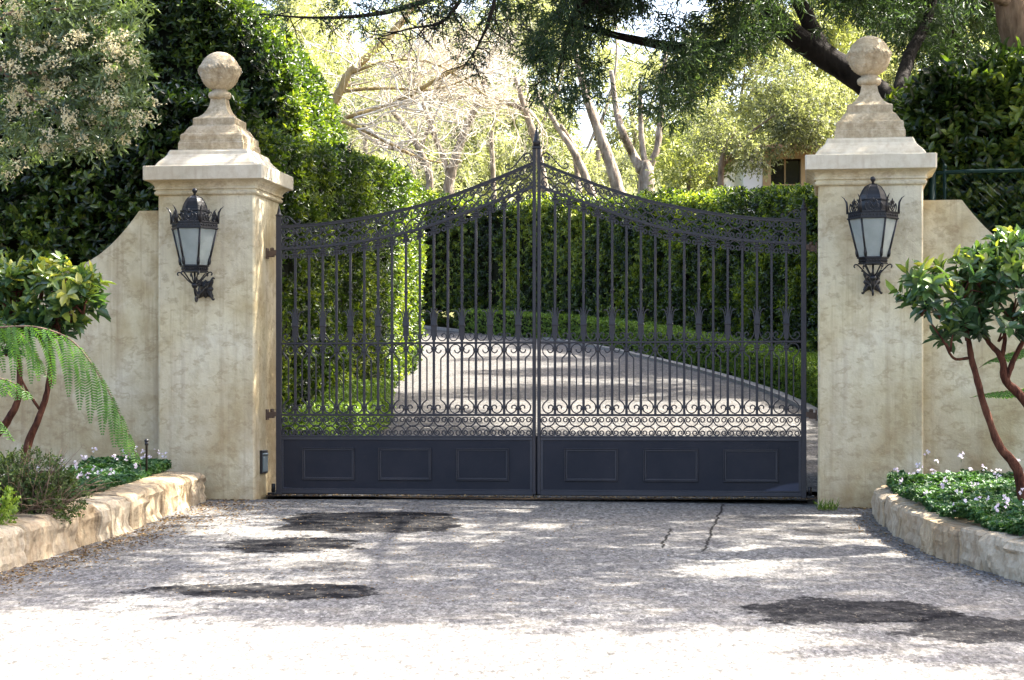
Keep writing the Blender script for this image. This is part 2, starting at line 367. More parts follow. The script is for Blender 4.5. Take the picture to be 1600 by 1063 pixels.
def asphalt(name, light, dark, ells=(), segs=()):
    m = NT(name); co = m.co()
    v = m.vor(95, m.co(scale=(1, .4, 1))); vs = m.n('SeparateColor'); m.l(v, vs.inputs[0])
    v2 = m.vor(210, co); vs2 = m.n('SeparateColor'); m.l(v2, vs2.inputs[0])
    n1 = m.noise(.9, 5, .6, co); n2 = m.noise(5, 5, .65, co); n3 = m.noise(45, 3, .6, co)
    v3 = m.vor(46, m.co(scale=(1, .35, 1))); vs3 = m.n('SeparateColor'); m.l(v3, vs3.inputs[0])
    g = m.math('ADD', m.math('ADD', m.math('MULTIPLY', vs.outputs[0], .42), m.math('MULTIPLY', vs2.outputs[1], .26)), m.math('MULTIPLY', vs3.outputs[1], .32))
    c = m.ramp(g, [(.10, dark), (.45, tuple(.5*(a+b) for a, b in zip(light, dark))), (.75, light), (.97, tuple(min(.8, x*1.9) for x in light))])
    n7 = m.noise(30, 4, .75, m.co(scale=(1, .3, 1))); c = m.mix(m.ramp(n7, [(.53, 0), (.62, .65)]), c, (.05,.047,.043))
    c = m.mix(m.ramp(n1, [(.35, .35), (.65, 0)]), c, (.11,.10,.095))
    c = m.mix(m.math('MULTIPLY', m.ramp(n2, [(.5, 0), (.7, 1)]), .25), c, (.30,.26,.20))
    wn = m.n('TexNoise'); wn.inputs['Scale'].default_value = 2.3; wn.inputs['Detail'].default_value = 5; m.l(co, wn.inputs['Vector'])
    wv = m.n('VectorMath', operation='MULTIPLY_ADD'); m.l(wn.outputs['Color'], wv.inputs[0]); wv.inputs[1].default_value = (.34,.6,0); wv.inputs[2].default_value = (-.17,-.30,0)
    wa = m.n('VectorMath', operation='ADD'); m.l(co, wa.inputs[0]); m.l(wv.outputs[0], wa.inputs[1])
    sep = m.n('SeparateXYZ'); m.l(wa.outputs[0], sep.inputs[0]); X, Yc = sep.outputs[0], sep.outputs[1]
    wob = m.math('MULTIPLY', m.math('SUBTRACT', m.math('ADD', n2, m.math('MULTIPLY', n1, 1.0)), 1.0), 2.1)
    wob = m.math('ADD', wob, m.math('MULTIPLY', m.math('SUBTRACT', n3, .5), 1.1))
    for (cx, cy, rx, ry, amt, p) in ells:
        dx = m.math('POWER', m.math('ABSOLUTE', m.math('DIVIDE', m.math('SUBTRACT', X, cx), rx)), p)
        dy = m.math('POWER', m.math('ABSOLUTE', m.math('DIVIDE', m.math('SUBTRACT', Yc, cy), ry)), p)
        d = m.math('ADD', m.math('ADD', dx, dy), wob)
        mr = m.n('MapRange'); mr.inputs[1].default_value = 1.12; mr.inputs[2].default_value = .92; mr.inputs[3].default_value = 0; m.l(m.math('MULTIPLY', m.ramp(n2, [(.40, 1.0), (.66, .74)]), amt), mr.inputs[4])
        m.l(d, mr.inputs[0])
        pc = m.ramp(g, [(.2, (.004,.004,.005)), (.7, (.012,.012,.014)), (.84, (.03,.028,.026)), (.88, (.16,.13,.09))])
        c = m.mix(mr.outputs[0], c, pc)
    sep2 = m.n('SeparateXYZ'); m.l(co, sep2.inputs[0]); X, Yc = sep2.outputs[0], sep2.outputs[1]
    for (x0, y0, x1, y1, wd) in segs:
        L2 = (x1-x0)**2+(y1-y0)**2; wx = m.math('ADD', X, m.math('MULTIPLY', m.math('SUBTRACT', n2, .5), .10))
        ax = m.math('SUBTRACT', wx, x0); ay = m.math('SUBTRACT', Yc, y0)
        t = m.math('DIVIDE', m.math('ADD', m.math('MULTIPLY', ax, x1-x0), m.math('MULTIPLY', ay, y1-y0)), L2, True)
        ex = m.math('SUBTRACT', ax, m.math('MULTIPLY', t, x1-x0)); ey = m.math('SUBTRACT', ay, m.math('MULTIPLY', t, y1-y0))
        d = m.math('SQRT', m.math('ADD', m.math('MULTIPLY', ex, ex), m.math('MULTIPLY', ey, ey)))
        mr = m.n('MapRange'); mr.inputs[1].default_value = wd; mr.inputs[2].default_value = wd*.4; mr.inputs[3].default_value = 0; mr.inputs[4].default_value = .9
        m.l(d, mr.inputs[0]); c = m.mix(mr.outputs[0], c, (.012,.011,.010))
    m.set(c, .95, spec=.04); m.bump(m.math('ADD', vs.outputs[1], m.math('MULTIPLY', n3, 1.0)), .6, .006)
    return m.mat
def G(px, py):
    Y = 1.497/((py-HY)/F+.045); return ((px-800)/F*Y, Y)
segs = []
for a, b in (((1130,788),(1100,862)), ((1047,826),(1034,856)), ((1100,833),(1230,846)), ((1230,846),(1400,862)), ((1400,862),(1480,868))):
    (x0,y0),(x1,y1) = G(*a), G(*b); segs.append((x0,y0,x1,y1,.012))
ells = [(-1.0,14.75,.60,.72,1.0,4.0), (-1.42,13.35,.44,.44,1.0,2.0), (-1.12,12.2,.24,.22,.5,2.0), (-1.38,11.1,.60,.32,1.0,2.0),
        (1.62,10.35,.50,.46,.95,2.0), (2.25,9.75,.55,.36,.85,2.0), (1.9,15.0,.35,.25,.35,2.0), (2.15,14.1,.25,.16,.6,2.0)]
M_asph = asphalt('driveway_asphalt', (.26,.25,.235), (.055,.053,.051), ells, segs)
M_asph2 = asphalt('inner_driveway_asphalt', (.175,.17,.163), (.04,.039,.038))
mb = MB(); ys = [-40,4,8,10,12,14,16.45]
def edgeR(Y): return 2.62 if Y > 13 else 2.62+.07*(13-Y)**1.3
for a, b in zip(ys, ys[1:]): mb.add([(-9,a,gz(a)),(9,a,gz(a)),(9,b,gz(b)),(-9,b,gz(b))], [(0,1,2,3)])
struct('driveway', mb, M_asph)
# inner drive, curving away to the left
LE = [(-2.25,16.95),(-1.9,18.5),(-1.48,21.7),(-1.55,26),(-1.95,32),(-2.3,38),(-3.6,43.5),(-9,48)]
RE = [(3.0,16.95),(3.35,20),(3.45,25),(3.2,29),(2.45,34),(1.1,40.2),(-1.2,45.2),(-9,52)]
Lc = catmull(LE, 5); Rc = catmull(RE, 5)
mb = MB()
for i in range(len(Lc)-1):
    q = [Lc[i], Rc[i], Rc[i+1], Lc[i+1]]; mb.add([(x,y,gz(y)+.004) for x, y in q], [(0,1,2,3)])
struct('inner_driveway', mb, M_asph2)
mb = MB()  # raised concrete edging on both sides
mc = NT('concrete_edging'); mc.set(mc.ramp(mc.noise(12, 6, .7), [(.3, (.16,.145,.13)), (.7, (.32,.30,.27))]), .9, spec=.2); M_conc = mc.mat
for C_, sgn in ((Lc, -1), (Rc, 1)):
    for i in range(len(C_)-1):
        a, b = C_[i], C_[i+1]; t = norm(b-a); q = np.array([t[1], -t[0]])*sgn*.14
        pts = [a, a+q, b+q, b]; zs = [gz(p[1]) for p in pts]
        mb.add([(p[0],p[1],z-.02) for p, z in zip(pts, zs)]+[(p[0],p[1],z+.05) for p, z in zip(pts, zs)],
               [(4,5,6,7),(0,1,5,4),(1,2,6,5),(2,3,7,6),(3,0,4,7)])
struct('kerb', mb, M_conc)
mb = MB()   # debris-filled gutter under the gate; near-black gravel also paints in its shadow band
gm = NT('dark_gravel'); gv = gm.vor(70); gs = gm.n('SeparateColor'); gm.l(gv, gs.inputs[0]); gm.set(gm.ramp(gs.outputs[0], [(.2, (.008,.008,.009)), (.8, (.03,.027,.024)), (.97, (.12,.09,.06))]), .7); gm.bump(gs.outputs[0], .9, .02)
mb.add([(-3.2,16.3,-.022),(3.4,15.55,-.05),(3.4,17.1,.012),(-3.2,17.1,.012)], [(0,1,2,3)])
TH = R(8.2); cT, sT = math.cos(TH), math.sin(TH)
def local(o, x, y, z=0): return (o[0]+x*cT+y*sT, o[1]-x*sT+y*cT, z)
C0 = (-2.02, 16.4)     # front right corner of the left pillar; the gate line runs from here
def U(px, yoff=0.38):
    k = (px-800)/F; X0 = C0[0]+yoff*sT; Y0 = C0[1]+yoff*cT; return (k*Y0-X0)/(cT+k*sT)
gut = MB(); zt = -.004
a = [local(C0, .02, .20), local(C0, 4.35, .20), local(C0, 4.35, .62), local(C0, .02, .62)]
gut.add([(p[0],p[1],.012) for p in a], [(0,1,2,3)])
struct('gutter', gut, gm.mat)

# ------------------------------------------------------------------ gate pillars
def pillar(u0, w_, label, seed, name='gate_pillar'):
    p = local(C0, u0, 0); root = empty(name, (p[0], p[1], 0), -TH); tag(root, label, 'pillar', 'stucco gate pillars with ball finials')
    D_ = .78; cx, cy = w_/2, D_/2; hw = w_/2
    random.seed(seed)
    mb = MB(); pr = []
    c = .012
    def ring(ix, z):
        x0,x1,y0,y1 = -ix, w_+ix, -ix, D_+ix
        return [(x0+c,y0,z),(x1-c,y0,z),(x1,y0+c,z),(x1,y1-c,z),(x1-c,y1,z),(x0+c,y1,z),(x0,y1-c,z),(x0,y0+c,z)]
    mb.rings([ring(.004,-.25), ring(.003,.0), ring(0,.4), ring(0,1.2), ring(-.001,2.385)])
    mb.build('shaft', M_stucco, root)
    mb = MB(); mb.rings([ring(i, z) for i, z in ((.0,2.385),(.018,2.388),(.026,2.398),(.026,2.412),(.016,2.42),(.016,2.428),(.030,2.432),(.030,2.440),(.022,2.446),(.028,2.462),(.042,2.478),(.062,2.49),(.085,2.499))])
    mb.build('cornice', M_stucco, root)
    mb = MB(); cp = ((.088,2.499),(.096,2.503),(.097,2.606),(.092,2.612),(.03,2.618),(.022,2.622),(.012,2.640),(-.008,2.664),(-.035,2.69),(-.055,2.715),(-.062,2.738),(-.066,2.742),(-.07,2.752))
    mb.rings([ring(i, z) for i, z in cp]); mb.build('cap', M_cap, root)
    mb = MB(); s_ = [(.262,2.752),(.265,2.758),(.265,2.815),(.258,2.822),(.258,2.832),(.252,2.836),(.253,2.872),(.246,2.886),(.232,2.894),(.212,2.925),(.196,2.95),(.184,2.957),(.176,2.963),(.172,2.97),(.172,3.018),(.166,3.026),(.140,3.036),(.112,3.058),(.088,3.09),(.070,3.13),(.062,3.165),(.060,3.19)]
    mb.sqlathe(s_, (cx, cy))
    mb.lathe([(.060,3.185),(.075,3.195),(.088,3.205),(.093,3.222),(.090,3.24),(.078,3.25),(.062,3.256),(.062,3.27)], (cx, cy), 28)
    fb = mb.build('finial_base', M_fin, root)
    # ball with a band of carved leaves
    mb = MB(); n, kk = 200, 100; rg = []
    for i in range(1, kk):
        la = -math.pi/2+math.pi*i/kk; r_ = []
        for j in range(n):
            lo = 2*math.pi*j/n; r = .159
            band = math.exp(-((la-.05)/.16)**2)
            sw = .05+.10*math.cos(lo*5)                      # swagged leaf garland
            g1 = math.exp(-((la-sw)/.14)**2); vein = abs(math.sin(lo*17+la*11))**.6*abs(math.sin(lo*23-la*16))**.5
            boss = math.exp(-(((lo*5/(2*math.pi)) % 1-.5)/.13)**2)*math.exp(-((la-.12)/.10)**2)
            r += g1*(.002+.017*vein)+.012*boss
            lf = max(0, math.cos(lo*10+math.pi*.5*0))**.5*(1 if la < -.12 else 0)*math.exp(-((la+.55)/.42)**2); r += .006*lf*(.6+.4*math.cos(la*40))
            r_.append((cx+r*math.cos(la)*math.cos(lo), cy+r*math.cos(la)*math.sin(lo), 3.415+r*math.sin(la)))
        rg.append(r_)
    mb.rings(rg, 0, True, True); mb.build('ball', M_fin, root)
    return root
LP = pillar(-.78, .78, 'left cream stucco pillar with stone ball, grey box low on its inner side', 3)
RP = pillar(4.371, .78, 'right cream stucco pillar with stone ball, dark tree limb behind the ball', 4)

def garden_wall(root_u, sgn, label, flat, L_):
    p = local(C0, root_u, 0); o_ = empty('garden_wall', (p[0], p[1], 0), -TH)
    pts = [(0, 2.283), (flat, 2.283)]
    for i in range(1, 15):
        a = i/14*math.pi/2; pts.append((flat+.60*(1-math.cos(a))+0.0, 2.283-.44*math.sin(a)) if False else (flat+.62*(i/14), 2.283-.45*(1-(1-i/14)**2)**.5*1.0 if False else 2.283-.45*(1-(1-i/14)**1.9)))
    pts += [(L_, 1.833)]
    P = []; 
    mb = MB(); f0, f1 = .16, .42; n = len(pts)
    V = []
    for (x, z) in pts:
        for y in (f0, f1):
            V += [(sgn*x, y, -.3), (sgn*x, y, z)]
    Fc = []
    for i in range(n-1):
        a, b = i*4, (i+1)*4
        q = [(a, b, b+1, a+1), (b+2, a+2, a+3, b+3), (a+1, b+1, b+3, a+3)]
        Fc += q if sgn > 0 else [t[::-1] for t in q]
    Fc += [(a_, a_+1, a_+3, a_+2)[::(1 if sgn > 0 else -1)] for a_ in [(n-1)*4]]
    mb.add(V, Fc); mb.build('wall_body', M_stucco, o_)
    # lower run beyond the step
    mb = MB(); x0, x1 = sorted((sgn*(L_+.002), sgn*(L_+2.6))); mb.box((x0, f0+.01, -.3), (x1, f1-.01, 1.35)); mb.build('low_run', M_stucco, o_)
    tag(o_, label, 'wall'); return o_
garden_wall(-.782, -1, 'cream stucco wall with a scooped top running left from the pillar behind the fern', .205, 1.09)
garden_wall(5.153, 1, 'cream stucco wall with a scooped top running right from the pillar behind the red-stemmed shrub', .29, 1.2)

# ------------------------------------------------------------------ gate leaves
PXU = .1128/21.9; PXZ = .005085
def zy(py): return EYE+(HY-py)*PXZ
def zyl(cx, cy):      # crop point -> (u px offset from 436, z)
    px = 420+cx/3.323; py = 200+cy/3.323
    return U(px), EYE+(HY-py)*((C0[1]+.376-U(px)*sT))/F
top_pts = [zyl(*p) for p in ((70,517),(180,510),(300,500),(500,470),(700,428),(800,403),(900,373),(1000,338),(1100,300),(1200,260),(1290,222),(1372,186))]
low_pts = [zyl(*p) for p in ((70,628),(180,621),(300,612),(500,585),(700,546),(800,519),(900,485),(1000,448),(1100,410),(1200,372),(1290,338),(1372,306))]
def interp(P):
    c = catmull(P, 6); xs = np.array([p[0] for p in c]); zs = np.array([p[1] for p in c]); return lambda x: float(np.interp(x, xs, zs))
ztop, zlow = interp(top_pts), interp(low_pts)
US0, US1 = U(440), U(832)     # inner edges of the stiles, left leaf
SP = (US1-US0)/18
def spiral(cx, cz, r0, a0, turns, dirn, k=12, shrink=.62):
    out = []; n = int(k*turns)
    for i in range(n+1):
        t = i/n; a = a0+dirn*turns*2*math.pi*t; r = r0*(1-shrink*t); out.append((cx+r*math.cos(a), cz+r*math.sin(a)))
    return out
def cscroll(w_, h, flip=1):
    """C scroll: open side up (flip=1); origin at centre of its back"""
    r = w_*.235; right = []
    for i in range(7):
        a = -math.pi/2+i/6*math.pi/2; right.append((w_/2*math.cos(a), (h-r)+(h-r)*math.sin(a)))
    right += spiral(w_/2-r, h-r, r, 0, 1.15, 1, 12, .6)[1:]
    pts = [(-x, z) for x, z in right[::-1]]+right[1:]
    return [(x, flip*z) for x, z in pts]

def gate_leaf(mir, label):
    o0 = local(C0, 0, .38); root = empty('iron_gate_leaf', (o0[0], o0[1], 0), -TH); tag(root, label, 'gate', 'two leaves of the iron gate')
    UM = 2.182
    X = (lambda u: 2*UM-u) if mir else (lambda u: u)
    class GB(MB):
        def build(s, name, mats, parent=None):
            if mir: s.v = [(2*UM-x, y, z) for x, y, z in s.v]; s.f = [f[::-1] for f in s.f]
            return MB.build(s, name, mats, parent)
    zb, zk = zy(771.5), zy(681)
    # stiles
    g = GB(); a, b = U(432), U(440); g.box((a,-.02,zb-.02),(b,.02,zy(336)),0,.003)
    g.lathe([(.028,zy(336)),(.030,zy(334)),(.018,zy(332)),(.014,zy(328)),(.008,zy(324)),(.003,zy(319))], ((a+b)/2, 0), 10); g.build('hinge_stile', M_iron, root)
    g = GB(); a, b = U(832.2), U(837.2); g.box((a,-.016,zb),(b,.016,zy(236)),0,.003); g.build('meeting_stile', M_iron, root)
    # rails
    xs = np.linspace(US0-.002, US1+.002, 49)
    g = GB(); g.strip([(x, ztop(x)) for x in xs], .017, .034); g.strip([(x, ztop(x)+.012) for x in xs], .007, .046); g.build('top_rail', M_iron, root)
    g = GB(); g.strip([(x, zlow(x)) for x in xs], .020, .034); g.build('arched_rail', M_iron, root)
    for py, h in ((536.5,.016),(648.5,.018)):
        g = GB(); g.box((US0-.001,-.016,zy(py)-h/2),(US1+.001,.016,zy(py)+h/2),0,.002); g.build('cross_rail', M_iron, root)
    # bars
    for i in range(17):
        u = US0+SP*(i+1); tul = i % 2 == 0
        g = GB(); zt_ = zlow(u); g.box((u-.0095,-.0095,zy(649)),(u+.0095,.0095,zt_),0,.002)
        g.box((u-.018,-.016,zt_-.040),(u+.018,.016,zt_-.026),0,.003); g.box((u-.014,-.013,zt_-.024),(u+.014,.013,zt_-.010),0,.003); g.box((u-.021,-.016,zt_-.062),(u+.021,.016,zt_-.052),0,.003)
        if tul:
            g.box((u-.014,-.014,zy(458.5)),(u+.014,.014,zy(455)),0,.003); g.box((u-.012,-.012,zy(460)),(u+.012,.012,zy(459)),0,.001)
            g.box((u-.022,-.014,zy(547)),(u+.022,.014,zy(544)),0,.003); g.box((u-.024,-.014,zy(640.5)),(u+.024,.014,zy(637)),0,.003)
        else:
            g.box((u-.020,-.016,zy(550.5)),(u+.020,.016,zy(547)),0,.003); g.box((u-.022,-.015,zy(549)),(u+.022,.015,zy(545)),0,.004); g.box((u-.022,-.014,zy(637.5)),(u+.022,.014,zy(633.5)),0,.003)
        g.build('bar', M_iron, root)
        if tul:
            g = GB(); wd, dp = .0075, .014
            for sg in (-1, 1):
                T = lambda L_: [(u+sg*x*PXU, zy(y)) for x, y in L_]
                g.strip(catmull(T([(3.6,509),(4.2,500),(5.2,493),(7,488.5),(9.8,486.3),(12.8,487.3)]), 4), wd, dp)
                g.strip(catmull(T([(1.8,508),(2.2,498),(3,490),(4.6,482.5)]), 4), wd*.9, dp)
                g.strip(catmull(T([(3.8,509),(3.6,517),(4.4,524),(8.3,531),(14.2,533),(19,529),(18.9,523.6),(15.3,521.8),(12.4,524.5),(14,527.2)]), 4), wd, dp)
            g.rings([[(u+sx*w2, sy*d2, zy(y)) for sx, sy in ((-1,-1),(1,-1),(1,1),(-1,1))] for y, w2, d2 in ((532,.016,.012),(522,.017,.012),(512,.021,.014),(509,.024,.015),(508,.024,.015),(500,.019,.012),(493,.013,.011))])
            g.box((u-.027,-.018,zy(510.5)),(u+.027,.018,zy(508)),0,.003)
            g.build('tulip_ornament', M_iron, root)
    # lyre bars + scrolls on the plain bars (even bars) and half ones at the stiles
    for i in range(0, 18):
        # cell between bar i and i+1 (0 = stile)
        uL, uR = US0+SP*i, US0+SP*(i+1)
        plain_left = (i % 2 == 0)
        u0, sg = (uL, 1) if plain_left else (uR, -1)
        T = lambda L_: [(u0+sg*x*PXU, zy(y)) for x, y in L_]
        g = GB()
        g.strip(catmull(T([(2.6,550),(5.0,555),(8.4,558),(10.9,561)]), 3)+T([(11,563),(11,624)])+catmull(T([(10.9,625.3),(6,629.4),(3.2,634),(3.2,638.5),(6,643.4),(11.2,645.8),(16.6,643.3),(19.3,638.6),(18.2,634.6),(14.6,633.2),(11.8,635.6),(12.6,638.6)]), 4), .0096, .013)
        g.strip(catmull(T([(2.6,549.5),(3.8,544.2),(7,540.4),(11,538.9),(16,540),(19.3,544.4),(18.8,549.2),(15,552.2),(11.4,550.3),(10.6,547)]), 4), .0090, .013)
        g.build('lyre_scroll', M_iron, root)
    # friezes
    g = GB()
    for i in range(18):
        uc = US0+SP*(i+.5); zt_, zl = ztop(uc)-.010, zlow(uc)+.010; mid = (zt_+zl)/2; h = (zt_-zl)/2
        sl_t = (ztop(uc+.02)-ztop(uc-.02))/.04; sl_l = (zlow(uc+.02)-zlow(uc-.02))/.04
        for fl, slp in ((1, (sl_t+sl_l)/2), (-1, (sl_t+sl_l)/2)):
            g.strip([(uc+x, mid+z+slp*x) for x, z in cscroll(SP*.90, h*.98, fl)], .0094, .013)
        g.box((uc-.008,-.009,mid-.008),(uc+.008,.009,mid+.008),0,.002)
        if i:
            ue = uc-SP/2; me = (ztop(ue)+zlow(ue))/2
            for dz in (-.55, .55): g.box((ue-.010,-.009,me+dz*h-.007),(ue+.010,.009,me+dz*h+.007),0,.002)
    g.build('frieze_scrollwork', M_iron, root)
    g = GB()
    for i in range(18):
        uc = US0+SP*(i+.5); slp = (zlow(uc+.02)-zlow(uc-.02))/.04
        g.strip([(uc+x, zlow(uc)-.012+z+slp*x) for x, z in cscroll(SP*.80, .072, -1)], .0088, .013)
    g.build('pendant_scrollwork', M_iron, root)
    g = GB(); zm = (zy(651)+zk)/2; h = (zy(651)-zk)/2
    for i in range(18):
        uc = US0+SP*(i+.5)
        for fl in (1, -1): g.strip([(uc+x, zm+z) for x, z in cscroll(SP*.94, h*.98, fl)], .0094, .013)
        g.box((uc-.006,-.008,zm-.008),(uc+.006,.008,zm+.008),0,.002)
        if i:
            for dz in (-.5, .5): g.box((uc-SP/2-.010,-.009,zm+dz*h-.006),(uc-SP/2+.010,.009,zm+dz*h+.006),0,.002)
    g.build('ring_band', M_iron, root)
    # corner volutes on the rail
    g = GB()
    ux = US1
    T = lambda L_: [(ux+x*PXU, EYE+(HY-y)*.00507) for x, y in L_]
    g.strip(catmull(T([(-12.5,250.5),(-9.5,248),(-7,249),(-6.8,252.3),(-9.3,254.3),(-12.8,252),(-12.6,246),(-8,242.3),(-4,243.5),(-1.6,247.5),(-1,252),(-3,256)]), 4), .009, .014)
    g.strip(catmull(T([(-8,241.4),(-12.5,243.5),(-17,248.5),(-23,256),(-31,264.5),(-37.5,267),(-41.5,264),(-40.5,260),(-36.5,259.6),(-35.8,262)]), 4), .009, .014)
    g.build('volute', M_iron, root); g = GB()
    tz = ztop(US0+.05)+.016
    T = lambda L_: [(US0+x*PXU, tz+y*PXZ) for x, y in L_]
    g.strip(catmull(T([(8,5),(5.5,5.5),(4.6,8),(7,10.2),(10,8.5),(10,4.5),(6.6,1.5),(2,2.5),(1,8),(4,13),(9,13.6),(15,10),(20,4.5),(25,2),(29,3.5),(29,7),(26,7.5)]), 4), .009, .014)
    g.build('volute', M_iron, root)
    # kick panel
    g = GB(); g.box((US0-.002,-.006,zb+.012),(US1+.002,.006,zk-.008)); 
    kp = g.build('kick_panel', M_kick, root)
    g = GB()
    for z0, z1, d in ((zk-.034,zk-.004,.014),(zk-.010,zk+.002,.02),(zb-.004,zb+.028,.016),(zb+.028,zb+.040,.011)): g.box((US0-.001,-d,z0),(US1+.001,d,z1),0,.002)
    g.box((US0+.0005,-.011,zb+.04),(US0+.018,.011,zk-.034)); g.box((US1-.018,-.011,zb+.04),(US1-.0005,.011,zk-.034)); 
    g.build('panel_moulding', M_mould, root)
    if not mir:
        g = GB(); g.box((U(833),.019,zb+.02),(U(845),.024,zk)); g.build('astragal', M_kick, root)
    for pa, pb in ((473,554),(591.5,674),(713,795)):
        a, b = U(pa), U(pb); z0, z1 = zy(750.5), zy(700); g = GB()
        for s_, dd, wdt in ((0,.021,.007),(.0085,.013,.013)):
            A, B, Z0, Z1 = a+s_, b-s_, z0+s_, z1-s_
            for q in ((A,Z0,B,Z0+wdt),(A,Z1-wdt,B,Z1)): g.box((q[0],-dd,q[1]),(q[2],-.004,q[3]),0,.0022)
            for q in ((A,Z0+wdt+.0005,A+wdt,Z1-wdt-.0005),(B-wdt,Z0+wdt+.0005,B,Z1-wdt-.0005)): g.box((q[0],-dd+.0005,q[1]),(q[2],-.004,q[3]),0,.0022)
        g.build('raised_panel', M_mould, kp)
    # hinges
    for zc in (1.955, .665):
        g = GB(); g.box((-.0,-.035,zc-.05),(.012,.035,zc+.035),0,.002); g.box((.012,-.022,zc-.035),(.062,.022,zc+.012),0,.004); g.box((.055,-.028,zc-.022),(.084,.024,zc+.018),0,.003)
        g.lathe([(.016,zc+.01),(.016,zc+.034),(.010,zc+.04)], (.045, 0), 10); g.build('hinge', M_rust, root)
    g = GB(); g.box((.02,-.05,-.03),(.075,.05,.035),0,.004); g.lathe([(.016,.03),(.016,.10),(.012,.105)], (.055, 0), 12); g.build('floor_pivot', M_black, root)
    if not mir:
        g = GB(); uc = U(840)-.006
        g.box((uc-.034,-.022,zy(237)),(uc+.034,.022,zy(232)),0,.004)
        g.lathe([(.028,zy(232)),(.028,zy(229)),(.031,zy(227)),(.031,zy(225)),(.025,zy(224)),(.022,zy(220)),(.016,zy(213)),(.011,zy(207.5)),(.005,zy(207)),(.010,zy(205)),(.004,zy(203)),(.002,zy(201))], (uc, 0), 14); g.build('spire_finial', M_black, root)
        g = GB(); g.box((U(836.2),.017,zb),(U(842),.022,zy(240))); g.build('cover_strip', M_iron, root) if False else None
    return root
gate_leaf(False, 'left leaf of the black wrought iron gate, with the spire, hinged beside the grey box')
gate_leaf(True, 'right leaf of the black wrought iron gate, without the spire, hinged on the right pillar')

# grey control box low on the inner side of the left pillar
g = empty('sensor_box', (*local(C0, 0, 0)[:2], 0), -TH); tag(g, 'small dark-framed grey sensor box low on the inner side of the left pillar', 'sensor')
mb = MB(); mb.box((.001,.16,.19),(.022,.34,.375),0,.003); mb.build('housing', M_black, g)
mb = MB(); mb.box((.020,.18,.205),(.026,.32,.33)); mb.build('window', M_sensor, g)
mb = MB(); mb.box((.020,.175,.338),(.030,.325,.352),0,.002); mb.build('hood', M_sensor, g)

